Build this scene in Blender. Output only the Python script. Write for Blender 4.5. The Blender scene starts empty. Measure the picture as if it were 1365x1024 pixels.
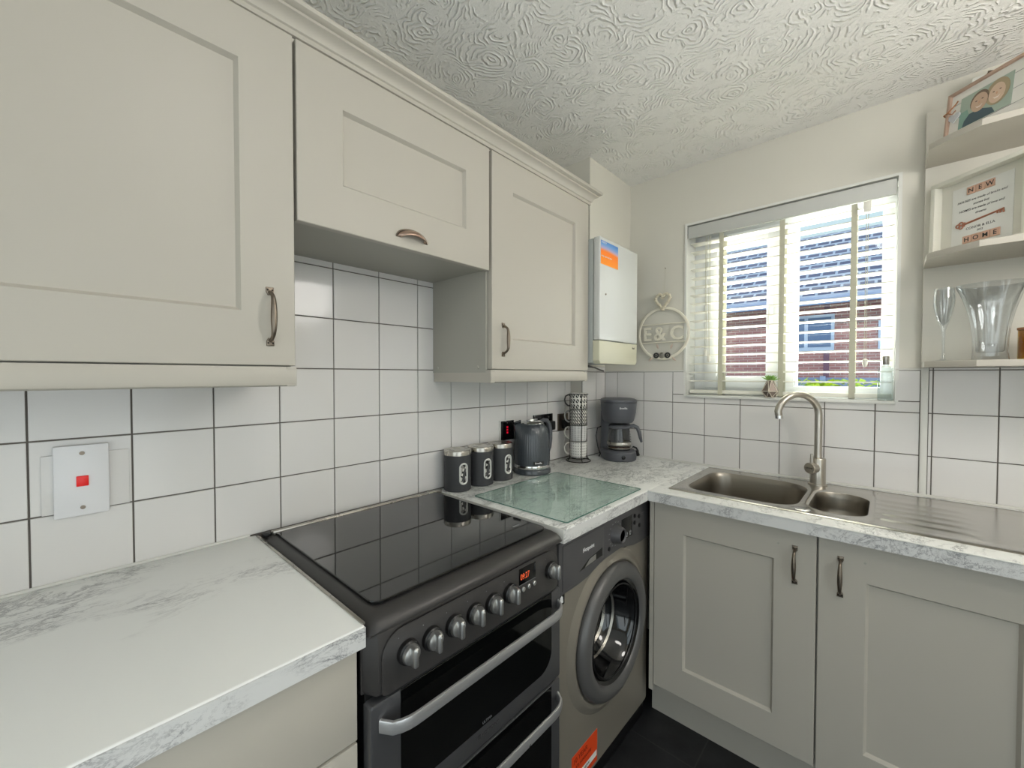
import bpy, bmesh, math, random
from mathutils import Vector, Matrix
PI=math.pi
random.seed(7)
COL=bpy.context.scene.collection
def lin(c): return tuple(((v/255)/12.92 if v/255<=.04045 else ((v/255+.055)/1.055)**2.4) for v in c)+(1,)
# ---------------------------------------------------------------- materials
def mat(name,col=(200,200,200),rough=.5,metal=0,spec=.5,coat=0,emis=None,estr=1,trans=0,ior=1.45,alpha=1):
    m=bpy.data.materials.new(name); m.use_nodes=True
    b=m.node_tree.nodes['Principled BSDF']
    b.inputs['Base Color'].default_value=lin(col)
    b.inputs['Roughness'].default_value=rough; b.inputs['Metallic'].default_value=metal
    b.inputs['Specular IOR Level'].default_value=spec; b.inputs['IOR'].default_value=ior
    b.inputs['Coat Weight'].default_value=coat; b.inputs['Coat Roughness'].default_value=.05
    b.inputs['Transmission Weight'].default_value=trans
    if emis: b.inputs['Emission Color'].default_value=lin(emis); b.inputs['Emission Strength'].default_value=estr
    return m
class N:
    def __init__(s,m): s.t=m.node_tree; s.b=s.t.nodes.get('Principled BSDF')
    def n(s,typ,**kw):
        nd=s.t.nodes.new(typ)
        for k,v in kw.items():
            if k.startswith('_'): setattr(nd,k[1:],v)
            else:
                k2=k.replace('__',' ')
                nd.inputs[int(k2[1:]) if k2[0]=='i' and k2[1:].isdigit() else k2].default_value=v
        return nd
    def l(s,a,b): s.t.links.new(a,b)
    def m(s,op,a,b=None,c=None):
        nd=s.t.nodes.new('ShaderNodeMath'); nd.operation=op
        for i,v in enumerate((a,b,c)):
            if v is None: continue
            if hasattr(v,'is_linked'): s.l(v,nd.inputs[i])
            else: nd.inputs[i].default_value=v
        return nd.outputs[0]
    def ramp(s,fac,stops,interp='LINEAR'):
        nd=s.t.nodes.new('ShaderNodeValToRGB'); nd.color_ramp.interpolation=interp
        cr=nd.color_ramp
        while len(cr.elements)<len(stops): cr.elements.new(.5)
        for e,(p,c) in zip(cr.elements,stops): e.position=p; e.color=lin(c) if max(c)>1 or len(c)==3 else c
        s.l(fac,nd.inputs[0]); return nd.outputs[0]
    def mix(s,fac,a,b):
        nd=s.t.nodes.new('ShaderNodeMix'); nd.data_type='RGBA'
        for i,v in ((0,fac),(6,a),(7,b)):
            if hasattr(v,'is_linked'): s.l(v,nd.inputs[i])
            else: nd.inputs[i].default_value=v
        return nd.outputs[2]
    def noise(s,scale,detail=3,vec=None,rough=.5,dist=0):
        nd=s.t.nodes.new('ShaderNodeTexNoise'); nd.inputs['Scale'].default_value=scale; nd.inputs['Detail'].default_value=detail
        nd.inputs['Roughness'].default_value=rough; nd.inputs['Distortion'].default_value=dist
        if vec is not None: s.l(vec,nd.inputs['Vector'])
        return nd
    def geo(s): return s.t.nodes.new('ShaderNodeNewGeometry').outputs['Position']
    def obj(s): return s.t.nodes.new('ShaderNodeTexCoord').outputs['Object']
    def bump(s,h,strength=.3,dist=.01):
        nd=s.t.nodes.new('ShaderNodeBump'); nd.inputs['Strength'].default_value=strength; nd.inputs['Distance'].default_value=dist
        s.l(h,nd.inputs['Height']); s.l(nd.outputs[0],s.b.inputs['Normal'])
def vary(m,scale,amt,rough_amt=.05,bumpd=0):
    """gentle procedural variation of the colour and gloss"""
    k=N(m); c=tuple(k.b.inputs['Base Color'].default_value); p=k.obj()
    nz=k.noise(scale,4,p).outputs[0]
    f=k.m('MULTIPLY_ADD',nz,2*amt,1-amt)
    nd=k.t.nodes.new('ShaderNodeVectorMath'); nd.operation='SCALE'; nd.inputs[0].default_value=c[:3]; k.l(f,nd.inputs['Scale'])
    k.l(nd.outputs[0],k.b.inputs['Base Color'])
    r=k.b.inputs['Roughness'].default_value
    k.l(k.m('MULTIPLY_ADD',nz,2*rough_amt,max(0,r-rough_amt)),k.b.inputs['Roughness'])
    if bumpd: k.bump(k.noise(scale*8,4,p).outputs[0],.3,bumpd)
    return m
M={}
M['cab']=vary(mat('cabinet_paint',(183,178,167),.42),3,.02,.04,.0006)
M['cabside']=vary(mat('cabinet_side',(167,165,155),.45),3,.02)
M['dark']=mat('screw_black',(14,13,12),.7)  # plain black of the handle screws
M['paint']=vary(mat('wall_paint',(214,211,200),.8),2,.02,.03,.0008)
M['white']=vary(mat('white_gloss_paint',(222,222,216),.35),4,.015)
M['upvc']=vary(mat('upvc',(238,240,240),.3),4,.01)
M['slat']=vary(mat('blind_slat',(236,234,222),.45),6,.015)
M['valance']=vary(mat('valance_paint',(196,197,192),.5),5,.015)
M['tape']=vary(mat('ladder_tape',(196,194,174),.9),40,.04)
M['pewter']=vary(mat('pewter',(128,118,106),.38,1),30,.15,.1)
M['copper']=vary(mat('aged_copper',(186,160,144),.35,1),25,.12,.08)
M['steel']=vary(mat('brushed_steel',(182,178,170),.28,1),20,.08,.06)
M['nickel']=vary(mat('brushed_nickel',(186,181,172),.3,1),20,.06,.05)
M['chrome']=vary(mat('chrome',(215,215,215),.12,1),10,.03,.03)
M['anth']=vary(mat('cooker_anthracite',(68,66,65),.38,.35),12,.06,.06)
M['anth2']=vary(mat('cooker_door_grey',(92,92,94),.36,.6),12,.05,.05)
M['knobm']=vary(mat('knob_silver',(190,190,188),.3,.9),25,.06,.06)
M['handlem']=vary(mat('cooker_handle_silver',(196,196,196),.3,.7),15,.05,.06)
M['knobblack']=mat('knob_black',(26,25,25),.35)
M['lid']=vary(mat('black_lid_glass',(9,9,10),.03,0,.6,.25),5,.1,.01)
M['ovenglass']=vary(mat('oven_glass',(8,9,9),.06,0,.5),5,.15,.02)
M['wm']=vary(mat('washer_graphite_champagne',(140,134,123),.36,.3),10,.04,.05)
M['wmpanel']=vary(mat('washer_panel_grey',(84,83,84),.42,.2),12,.04,.05)
M['wmring']=vary(mat('washer_ring_grey',(98,97,96),.36,.3),10,.05,.05)
M['wmglass']=mat('washer_glass',(12,12,13),.05,0,.8)
M['black']=vary(mat('black_plastic',(16,16,17),.4),20,.1)
M['gloss_black']=mat('gloss_black',(10,10,12),.12)
M['canister']=vary(mat('matt_charcoal_enamel',(60,61,63),.55),30,.04,.04)
M['charcoal']=vary(mat('charcoal_gloss',(66,71,76),.22,0,.5,.4),14,.05,.05)
M['cm']=vary(mat('coffee_maker_grey',(84,86,91),.42),16,.05,.05)
M['wire']=vary(mat('dark_wire',(52,49,46),.4,.7),30,.1)
M['boilerw']=vary(mat('boiler_white',(203,205,202),.25),4,.01)
M['boilerc']=vary(mat('boiler_cream',(198,196,174),.35),4,.01)
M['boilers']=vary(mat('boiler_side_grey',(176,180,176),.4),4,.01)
M['socketw']=vary(mat('white_switch_plastic',(226,226,228),.3),12,.015)
M['red']=mat('red_rocker',(196,26,24),.3,emis=(190,10,10),estr=.35)
M['redglow']=mat('red_neon',(200,20,40),.3,emis=(225,20,50),estr=.35)
M['amber']=mat('clock_digits',(230,90,50),.4,emis=(255,110,60),estr=.35)
M['txtw']=mat('print_white',(225,225,225),.5)
M['txtd']=mat('print_dark',(50,50,50),.6)
M['txtg']=mat('print_grey',(130,130,132),.45,.4)
M['key_cu']=vary(mat('copper_key',(176,122,98),.4,.6),40,.15)
M['tile_txt']=vary(mat('wooden_letter_tile',(204,166,144),.55),40,.12)
M['wood']=vary(mat('rustic_wood',(178,152,134),.6),18,.15,.05)
M['orange']=mat('sticker_red_orange',(222,74,30),.45)
M['soil']=vary(mat('dark_soil',(62,40,26),.9),60,.3)
M['leaf']=vary(mat('succulent_green',(132,178,86),.5),20,.15)
M['stringm']=vary(mat('twine',(160,112,78),.8),60,.15)
M['paper']=vary(mat('white_card',(222,222,216),.7),10,.01)
M['boxpaint']=vary(mat('cream_box_frame',(214,212,200),.5),10,.015)
M['cream_iron']=vary(mat('cream_painted_metal',(236,231,214),.5),20,.04)
M['wicker']=vary(mat('cream_wicker',(214,206,184),.75),60,.15,.05,.001)
M['candle']=vary(mat('yellow_candle_wax',(226,205,70),.45),20,.06)
M['floor_']=None
def metal_brush(m,sx,sy,sz,amt=.12):
    k=N(m); p=k.obj(); mp=k.t.nodes.new('ShaderNodeMapping'); mp.inputs['Scale'].default_value=(sx,sy,sz); k.l(p,mp.inputs[0])
    nz=k.noise(1,6,mp.outputs[0],.6).outputs[0]
    r=k.b.inputs['Roughness'].default_value
    k.l(k.m('MULTIPLY_ADD',nz,2*amt,r-amt),k.b.inputs['Roughness']); k.bump(nz,.05,.0004)
    return m
M['sink']=metal_brush(mat('sink_steel',(200,197,191),.24,1),60,60,60,.05)
M['bowl']=metal_brush(mat('sink_bowl_steel',(150,144,134),.34,1),500,500,12)
# tiles
def tile_mat():
    m=mat('glazed_white_tile',(208,208,204),.09,0,.35); k=N(m); p=k.geo()
    nz=k.noise(2.2,3,p).outputs[0]
    k.l(k.mix(nz,lin((218,217,218)),lin((223,220,214))),k.b.inputs['Base Color'])
    k.bump(k.noise(14,3,p,.5).outputs[0],.12,.004); k.b.inputs['Roughness'].default_value=.1
    return m
M['tile']=tile_mat()
M['grout']=vary(mat('grey_grout',(112,106,100),.85),30,.12)
M['whiteseal']=vary(mat('white_sealant',(212,211,205),.5),30,.04)
def marble(name,base,vein,scale=1.0,rough=.3,fill=.0,wall=False,cl=.6):
    m=mat(name,base,rough); k=N(m); p=k.geo()
    mp=k.t.nodes.new('ShaderNodeMapping'); mp.inputs['Rotation'].default_value=(0,0,.35); mp.inputs['Scale'].default_value=(2.0*scale,1.0*scale,2.0*scale); k.l(p,mp.inputs[0])
    v=mp.outputs[0]
    a=k.noise(4.0,12,v,.72,.5).outputs[0]
    w1=k.ramp(k.m('ABSOLUTE',k.m('SUBTRACT',a,.5)),[(0,(255,255,255)),(.007,(190,190,190)),(.024,(0,0,0))])
    b=k.noise(9.0,10,v,.70,.8).outputs[0]
    w2=k.ramp(k.m('ABSOLUTE',k.m('SUBTRACT',b,.48)),[(0,(235,235,235)),(.010,(140,140,140)),(.030,(0,0,0))])
    zn=k.noise(2.1,4,v,.55).outputs[0]
    if wall:
        sp=k.t.nodes.new('ShaderNodeSeparateXYZ'); k.l(p,sp.inputs[0])
        zn=k.m('ADD',zn,k.m('MULTIPLY',k.m('SUBTRACT',.22,sp.outputs[0]),.6))
    zone=k.ramp(zn,[(.50+fill,(0,0,0)),(.62+fill,(255,255,255))])
    cloud=k.ramp(k.noise(6.0,8,v,.65).outputs[0],[(.42,(0,0,0)),(.75,(150,150,150))])
    f=k.m('MINIMUM',k.m('MULTIPLY',k.m('ADD',w1,k.m('ADD',k.m('MULTIPLY',w2,.8),k.m('MULTIPLY',cloud,cl))),zone),1)
    k.l(k.mix(k.m('MULTIPLY',f,.8),lin(base),lin(vein)),k.b.inputs['Base Color'])
    return m
M['marble']=marble('white_marble_laminate',(232,233,230),(120,120,122),fill=-.02,wall=True)
M['marble2']=marble('grey_veined_laminate',(230,231,228),(92,96,96),scale=1.15,fill=-.16,cl=.3)
M['marble_edge']=marble('marble_laminate_edge',(212,212,210),(106,106,110),scale=1.9,fill=-.10)
def ceil_mat():
    m=mat('textured_ceiling_plaster',(240,239,235),.85); k=N(m); p=k.geo()
    nz=k.noise(5.0,3,p)
    vm=k.t.nodes.new('ShaderNodeVectorMath'); vm.operation='MULTIPLY_ADD'
    k.l(nz.outputs['Color'],vm.inputs[0]); vm.inputs[1].default_value=(.13,.13,.0); k.l(p,vm.inputs[2])
    def swirl(sc,fr,off):
        ad=k.t.nodes.new('ShaderNodeVectorMath'); ad.inputs[1].default_value=off; k.l(vm.outputs[0],ad.inputs[0])
        vo=k.t.nodes.new('ShaderNodeTexVoronoi'); vo.inputs['Scale'].default_value=sc; vo.voronoi_dimensions='2D'; k.l(ad.outputs[0],vo.inputs['Vector'])
        r=k.m('SINE',k.m('MULTIPLY',k.m('ADD',vo.outputs['Distance'],k.m('MULTIPLY',k.noise(26,2,p).outputs[0],.16)),fr))
        return k.m('POWER',k.m('MULTIPLY_ADD',r,.5,.5),3.0)
    sel=k.ramp(k.noise(9,2,p).outputs[0],[(.47,(0,0,0)),(.53,(255,255,255))])
    r1=swirl(7.0,62,(0,0,0)); r2=swirl(5.2,84,(.37,.91,0))
    ring=k.m('ADD',k.m('MULTIPLY',r1,sel),k.m('MULTIPLY',r2,k.m('SUBTRACT',1.0,sel)))
    brk=k.ramp(k.noise(18,4,p,.65).outputs[0],[(.44,(30,30,30)),(.56,(255,255,255))])
    h=k.m('ADD',k.m('MULTIPLY',ring,brk),k.m('MULTIPLY',k.noise(60,5,p,.65).outputs[0],.7))
    k.bump(h,.66,.008)
    return m
M['ceil']=ceil_mat()
def floor_mat():
    m=mat('dark_floor_tile',(34,34,36),.45); k=N(m); p=k.geo()
    s=k.t.nodes.new('ShaderNodeSeparateXYZ'); k.l(p,s.inputs[0])
    fx=k.m('ABSOLUTE',k.m('SUBTRACT',k.m('FRACT',k.m('DIVIDE',k.m('ADD',s.outputs[0],10.11),.33)),.5))
    fy=k.m('ABSOLUTE',k.m('SUBTRACT',k.m('FRACT',k.m('DIVIDE',k.m('ADD',s.outputs[1],10.2),.33)),.5))
    g=k.m('GREATER_THAN',k.m('MAXIMUM',fx,fy),.493)
    nz=k.noise(9,6,p,.6).outputs[0]
    base=k.ramp(nz,[(.3,(26,26,28)),(.7,(44,44,46))])
    k.l(k.mix(k.m('MULTIPLY',g,.8),base,lin((54,53,52))),k.b.inputs['Base Color']); k.bump(k.m('SUBTRACT',nz,g),.3,.002)
    return m
M['floor']=floor_mat()
def clear_glass(name,tint=(255,255,255),refl=1.0):
    m=bpy.data.materials.new(name); m.use_nodes=True; t=m.node_tree; t.nodes.clear()
    o=t.nodes.new('ShaderNodeOutputMaterial'); a=t.nodes.new('ShaderNodeBsdfTransparent'); g=t.nodes.new('ShaderNodeBsdfGlossy')
    a.inputs[0].default_value=lin(tint); g.inputs['Roughness'].default_value=.02; mx=t.nodes.new('ShaderNodeMixShader'); ge=t.nodes.new('ShaderNodeNewGeometry'); dt=t.nodes.new('ShaderNodeVectorMath'); dt.operation='DOT_PRODUCT'
    t.links.new(ge.outputs['Incoming'],dt.inputs[0]); t.links.new(ge.outputs['Normal'],dt.inputs[1])
    def mth(op,a,b_):
        q=t.nodes.new('ShaderNodeMath'); q.operation=op
        for i,v in enumerate((a,b_)):
            if v is None: continue
            if hasattr(v,'is_linked'): t.links.new(v,q.inputs[i])
            else: q.inputs[i].default_value=v
        return q.outputs[0]
    sch=mth('ADD',mth('MULTIPLY',mth('POWER',mth('SUBTRACT',1.0,mth('ABSOLUTE',dt.outputs['Value'],None)),5.0),.96),.04)
    ml=t.nodes.new('ShaderNodeMath'); ml.operation='MULTIPLY'; ml.inputs[1].default_value=refl; ml.use_clamp=True
    t.links.new(sch,ml.inputs[0]); t.links.new(ml.outputs[0],mx.inputs[0]); t.links.new(a.outputs[0],mx.inputs[1]); t.links.new(g.outputs[0],mx.inputs[2]); t.links.new(mx.outputs[0],o.inputs[0])
    return m
M['pane']=clear_glass('window_glass',(250,252,252),.5)
M['board']=clear_glass('green_tinted_glass',(252,255,254),1.1)
t_=M['board'].node_tree; o_=t_.nodes['Material Output']; src=o_.inputs[0].links[0].from_socket
df_=t_.nodes.new('ShaderNodeBsdfDiffuse'); df_.inputs[0].default_value=lin((196,232,220)); mx_=t_.nodes.new('ShaderNodeMixShader'); mx_.inputs[0].default_value=.11
t_.links.new(src,mx_.inputs[1]); t_.links.new(df_.outputs[0],mx_.inputs[2]); t_.links.new(mx_.outputs[0],o_.inputs[0])
M['boardedge']=mat('green_glass_edge',(70,112,100),.15)
M['crystal']=clear_glass('crystal_glass',(247,249,250),2.2)
M['carafe']=clear_glass('carafe_glass',(232,232,230),1.5)
M['amberglass']=clear_glass('amber_jar_glass',(228,205,110),1.2)
M['bottle']=clear_glass('bottle_glass',(240,245,246),2.0)
M['coffee']=mat('coffee',(70,42,22),.2)
def mug_mat(i):
    m=mat('mug_pattern_%d'%i,(230,228,220),.25); k=N(m); p=k.obj(); s=k.t.nodes.new('ShaderNodeSeparateXYZ'); k.l(p,s.inputs[0])
    u=k.m('ARCTAN2',s.outputs[1],s.outputs[0]); z=s.outputs[2]
    n,kz,th=[(14,38,.35),(20,60,.15),(16,110,.45),(22,75,.62)][i]
    a=k.m('MULTIPLY',k.m('SINE',k.m('MULTIPLY',u,n/2)),k.m('SINE',k.m('MULTIPLY',z,kz*PI)))
    a=k.m('ABSOLUTE',a)
    c=k.m('ABSOLUTE',k.m('SINE',k.m('ADD',k.m('MULTIPLY',u,n/2),k.m('MULTIPLY',z,kz*PI))))
    if i<2: f=k.m('MULTIPLY',k.m('GREATER_THAN',a,th),k.m('GREATER_THAN',c,.35))
    else: f=k.m('MULTIPLY',k.m('GREATER_THAN',a,th),.6)
    dark=[(48,47,46),(70,70,70),(150,150,148),(140,140,136)][i]
    k.l(k.mix(f,lin([(226,224,216),(222,220,212),(206,206,204),(226,225,220)][i]),lin(dark)),k.b.inputs['Base Color'])
    return m
def brick_mat():
    m=mat('red_brick',(160,125,120),.9); k=N(m); p=k.geo()
    s=k.t.nodes.new('ShaderNodeSeparateXYZ'); k.l(p,s.inputs[0]); c=k.t.nodes.new('ShaderNodeCombineXYZ'); k.l(s.outputs[0],c.inputs[0]); k.l(s.outputs[2],c.inputs[1])
    b=k.t.nodes.new('ShaderNodeTexBrick'); k.l(c.outputs[0],b.inputs['Vector']); b.inputs['Scale'].default_value=1
    b.inputs['Brick Width'].default_value=.225; b.inputs['Row Height'].default_value=.075; b.inputs['Mortar Size'].default_value=.008
    b.inputs['Color1'].default_value=lin((158,110,112)); b.inputs['Color2'].default_value=lin((178,128,126)); b.inputs['Mortar'].default_value=lin((186,168,166))
    k.l(b.outputs['Color'],k.b.inputs['Base Color']); return m
def roof_mat():
    m=mat('slate_roof_tile',(96,98,122),.7); k=N(m); p=k.geo()
    s=k.t.nodes.new('ShaderNodeSeparateXYZ'); k.l(p,s.inputs[0]); c=k.t.nodes.new('ShaderNodeCombineXYZ'); k.l(s.outputs[0],c.inputs[0]); k.l(s.outputs[2],c.inputs[1])
    b=k.t.nodes.new('ShaderNodeTexBrick'); k.l(c.outputs[0],b.inputs['Vector']); b.inputs['Scale'].default_value=1
    b.inputs['Brick Width'].default_value=.33; b.inputs['Row Height'].default_value=.17; b.inputs['Mortar Size'].default_value=.03
    b.inputs['Color1'].default_value=lin((78,80,108)); b.inputs['Color2'].default_value=lin((104,104,130)); b.inputs['Mortar'].default_value=lin((168,176,196))
    k.l(b.outputs['Color'],k.b.inputs['Base Color']); return m
# ---------------------------------------------------------------- mesh helpers
class B:
    def __init__(s): s.bm=bmesh.new()
    def box(s,x0,x1,y0,y1,z0,z1,bev=0,seg=2):
        if x0>x1:x0,x1=x1,x0
        if y0>y1:y0,y1=y1,y0
        if z0>z1:z0,z1=z1,z0
        v=[s.bm.verts.new(c) for c in [(x0,y0,z0),(x1,y0,z0),(x1,y1,z0),(x0,y1,z0),(x0,y0,z1),(x1,y0,z1),(x1,y1,z1),(x0,y1,z1)]]
        f=[s.bm.faces.new([v[i] for i in q]) for q in [(0,3,2,1),(4,5,6,7),(0,1,5,4),(1,2,6,5),(2,3,7,6),(3,0,4,7)]]
        if bev: bmesh.ops.bevel(s.bm,geom=list({e for ff in f for e in ff.edges}),offset=bev,segments=seg,affect='EDGES',profile=.5)
        return s
    def rings(s,rings,close=True,cap0=True,cap1=True):
        R=[[s.bm.verts.new(c) for c in r] for r in rings]
        for a,b in zip(R,R[1:]):
            n=len(a)
            for i in range(n if close else n-1):
                j=(i+1)%n
                try: s.bm.faces.new((a[i],a[j],b[j],b[i]))
                except ValueError: pass
        if cap0 and len(R[0])>2: s.bm.faces.new(R[0][::-1])
        if cap1 and len(R[-1])>2: s.bm.faces.new(R[-1])
        return s
    def lathe(s,prof,c=(0,0,0),seg=32,axis='z',sx=1,sy=1,cap0=True,cap1=True):
        rs=[]
        for r,h in prof:
            r=max(r,1e-5)
            ring=[]
            for i in range(seg):
                a=2*PI*i/seg; u,v=r*math.cos(a)*sx,r*math.sin(a)*sy
                if axis=='z': p=(c[0]+u,c[1]+v,c[2]+h)
                elif axis=='x': p=(c[0]+h,c[1]+u,c[2]+v)
                else: p=(c[0]+u,c[1]+h,c[2]+v)
                ring.append(p)
            rs.append(ring)
        return s.rings(rs,True,cap0,cap1)
    def tube(s,pts,r,seg=10,flat=1.0,closed=False,upv=None):
        pts=[Vector(p) for p in pts]; n=len(pts); rs=[]
        rad=r if isinstance(r,(list,tuple)) else [r]*n
        prev=None
        for i in range(n):
            if closed: t=(pts[(i+1)%n]-pts[i-1]).normalized()
            else: t=(pts[min(i+1,n-1)]-pts[max(i-1,0)]).normalized()
            if upv is not None: u=t.cross(Vector(upv)).normalized()
            elif prev is None: u=t.orthogonal().normalized()
            else:
                u=prev-t*prev.dot(t); u.normalize()
            prev=u; w=t.cross(u)
            rs.append([pts[i]+u*math.cos(2*PI*k/seg)*rad[i]+w*math.sin(2*PI*k/seg)*rad[i]*flat for k in range(seg)])
        if closed: rs.append(rs[0]); return s.rings(rs,True,False,False)
        return s.rings(rs)
    def prism(s,poly,d,M4=None,bev=0):
        """poly in (u,v), extruded by d along w, mapped by M4"""
        a=[Vector((u,v,0)) for u,v in poly]; b=[Vector((u,v,d)) for u,v in poly]
        if M4: a=[M4@p for p in a]; b=[M4@p for p in b]
        va=[s.bm.verts.new(p) for p in a]; vb=[s.bm.verts.new(p) for p in b]; n=len(a); fs=[]
        fs.append(s.bm.faces.new(va[::-1])); fs.append(s.bm.faces.new(vb))
        for i in range(n): fs.append(s.bm.faces.new((va[i],va[(i+1)%n],vb[(i+1)%n],vb[i])))
        if bev: bmesh.ops.bevel(s.bm,geom=list(fs[1].edges),offset=bev,segments=2,affect='EDGES',profile=.5)
        return s
    def add(s,mesh): s.bm.from_mesh(mesh); return s
    def xf(s,M4): s.bm.transform(M4); return s
    def build(s,name,mt,parent=None,smooth=True,angle=35,local=False):
        bmesh.ops.recalc_face_normals(s.bm,faces=s.bm.faces)
        if parent is not None and not local: s.bm.transform(Matrix.Translation(-absloc(parent)))
        me=bpy.data.meshes.new(name); s.bm.to_mesh(me); s.bm.free()
        for m_ in (mt if isinstance(mt,(list,tuple)) else [mt]): me.materials.append(m_)
        if smooth:
            me.polygons.foreach_set('use_smooth',[True]*len(me.polygons)); me.set_sharp_from_angle(angle=math.radians(angle))
        o=bpy.data.objects.new(name,me); COL.objects.link(o)
        if parent is not None: o.parent=parent
        return o
def absloc(o):
    v=Vector((0,0,0))
    while o is not None: v+=o.location; o=o.parent
    return v
def tag(o,label=None,cat=None,group=None,kind=None):
    if label:o['label']=label
    if cat:o['category']=cat
    if group:o['group']=group
    if kind:o['kind']=kind
    return o
def thing(name,loc,label,cat,group=None,rz=0):
    o=bpy.data.objects.new(name,None); COL.objects.link(o); o.location=loc; o.rotation_euler=(0,0,rz); o.empty_display_size=.05
    return tag(o,label,cat,group)
def copy_tree(o,parent=None):
    c=o.copy(); COL.objects.link(c)
    if parent is not None: c.parent=parent
    for ch in list(o.children): copy_tree(ch,c)
    return c
def frame(o,u,v,w):
    """matrix mapping (u,v,w) local to world"""
    m=Matrix.Identity(4)
    for i in range(3): m[i][0]=u[i]; m[i][1]=v[i]; m[i][2]=w[i]; m[i][3]=o[i]
    return m
LW=lambda x,y,z: frame((x,y,z),(0,1,0),(0,0,1),(1,0,0))      # left wall facing +x: u=+y
FW=lambda x,y,z: frame((x,y,z),(1,0,0),(0,0,1),(0,-1,0))     # window wall facing -y: u=+x
def text(body,size,M4,ext=.0004,align='LEFT',shear=0,bold=0,sx=1):
    cu=bpy.data.curves.new('t','FONT'); cu.body=body; cu.size=size; cu.extrude=ext; cu.align_x=align; cu.shear=shear; cu.offset=bold
    cu.resolution_u=3
    ob=bpy.data.objects.new('t',cu); COL.objects.link(ob)
    dg=bpy.context.evaluated_depsgraph_get(); me=bpy.data.meshes.new_from_object(ob.evaluated_get(dg))
    bpy.data.objects.remove(ob); bpy.data.curves.remove(cu)
    b=B().add(me); bpy.data.meshes.remove(me); b.xf(M4@Matrix.Diagonal((sx,1,1,1))); return b
def rrect(w,h,r,n=6,cx=0,cy=0):
    """rounded rectangle polygon; r one value or four (bl,br,tr,tl)"""
    rr=[r]*4 if not isinstance(r,(list,tuple)) else r; P=[]
    for (sx,sy,a0,q) in ((-1,-1,PI,rr[0]),(1,-1,1.5*PI,rr[1]),(1,1,0,rr[2]),(-1,1,.5*PI,rr[3])):
        for i in range(n+1):
            a=a0+.5*PI*i/n; P.append((cx+sx*(w/2-q)+q*math.cos(a),cy+sy*(h/2-q)+q*math.sin(a)))
    return P
def plate_holes(outer,holes,z,bm):
    vs=[]; es=[]
    for loop in [outer]+holes:
        v=[bm.verts.new((x,y,z)) for x,y in loop]; vs.append(v)
        es+=[bm.edges.new((v[i],v[(i+1)%len(v)])) for i in range(len(v))]
    bmesh.ops.triangle_fill(bm,use_beauty=True,use_dissolve=False,edges=es)
    return vs
# ---------------------------------------------------------------- room constants
T=.152; Y0=-2.1083; X0=.4529; ZC=1.355; CEIL=2.345; WT=.908
XR=2.55; YN=-3.7
def structure(o,kind='structure'): o['kind']=kind; return o
# shell
structure(B().box(-.12,XR+.12,YN-.12,.25,-.1,0).build('floor',M['floor'],smooth=False))
structure(B().box(-.12,XR+.12,YN-.12,.25,CEIL,CEIL+.1).build('ceiling',M['ceil'],smooth=False))
wl=structure(B().box(-.12,-.006,YN-.12,.25,0,CEIL).build('wall_left',M['paint'],smooth=False))
# window wall with opening
WX0,WX1,WZ0,WZ1=.516,1.266,1.243,2.063
b=B()
b.box(-.006,WX0-.01,.006,.24,0,CEIL); b.box(WX1+.01,XR,.006,.24,0,CEIL); b.box(WX0-.01,WX1+.01,.006,.24,0,WZ0-.012); b.box(WX0-.01,WX1+.01,.006,.24,WZ1+.01,CEIL)
wf=structure(b.build('wall_far',M['paint'],smooth=False))
RY0,RY1=-3.3,-1.5
b=B(); b.box(XR,XR+.12,YN-.12,RY0,0,CEIL); b.box(XR,XR+.12,RY1,.25,0,CEIL); b.box(XR,XR+.12,RY0,RY1,2.12,CEIL)
structure(b.build('wall_right',M['paint'],smooth=False))
d=bpy.data.objects.new('added_door_2',None); COL.objects.link(d); d.location=(XR+.06,(RY0+RY1)/2,0); structure(d)  # glazed door added in the unseen right wall as a light opening
b=B(); ym=(RY0+RY1)/2
for a0,a1,z0,z1 in ((RY0,RY0+.07,0,2.12),(RY1-.07,RY1,0,2.12),(ym-.045,ym+.045,0,2.12),(RY0+.07,ym-.045,0,.09),(ym+.045,RY1-.07,0,.09),(RY0+.07,ym-.045,2.03,2.12),(ym+.045,RY1-.07,2.03,2.12)): b.box(XR+.03,XR+.09,a0,a1,z0,z1,.004)
b.build('door_frame',M['upvc'],d)
B().box(XR+.055,XR+.062,RY0+.07,ym-.045,.09,2.03).build('pane',M['pane'],d,smooth=False)
B().box(XR+.055,XR+.062,ym+.045,RY1-.07,.09,2.03).build('pane',M['pane'],d,smooth=False)
b=B(); b.box(-.006,.75,YN-.12,YN,0,CEIL); b.box(2.25,XR,YN-.12,YN,0,CEIL); b.box(.75,2.25,YN-.12,YN,2.1,CEIL)
structure(b.build('wall_near',M['paint'],smooth=False))
# glazed door added in the unseen near wall to let more light in
d=bpy.data.objects.new('added_door_1',None); COL.objects.link(d); d.location=(1.5,YN-.06,0); structure(d)
b=B()
for a0,a1,z0,z1 in ((.75,.82,0,2.1),(2.18,2.25,0,2.1),(1.46,1.54,0,2.1),(.82,1.46,0,.1),(1.54,2.18,0,.1),(.82,1.46,2.0,2.1),(1.54,2.18,2.0,2.1)): b.box(a0,a1,YN-.09,YN-.03,z0,z1,.004)
b.build('door_frame',M['upvc'],d)
B().box(.82,1.46,YN-.065,YN-.055,.1,2.0).build('pane',M['pane'],d,smooth=False)
B().box(1.54,2.18,YN-.065,YN-.055,.1,2.0).build('pane',M['pane'],d,smooth=False)
# boxed pillar low + deeper box above the boiler
pil=structure(B().box(-.006,.068,-.231,.006,0,1.93).build('trim_2',M['paint'],smooth=False))
structure(B().box(-.006,.217,-.40,.006,1.93,CEIL).build('trim_3',M['paint'],smooth=False))
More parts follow.
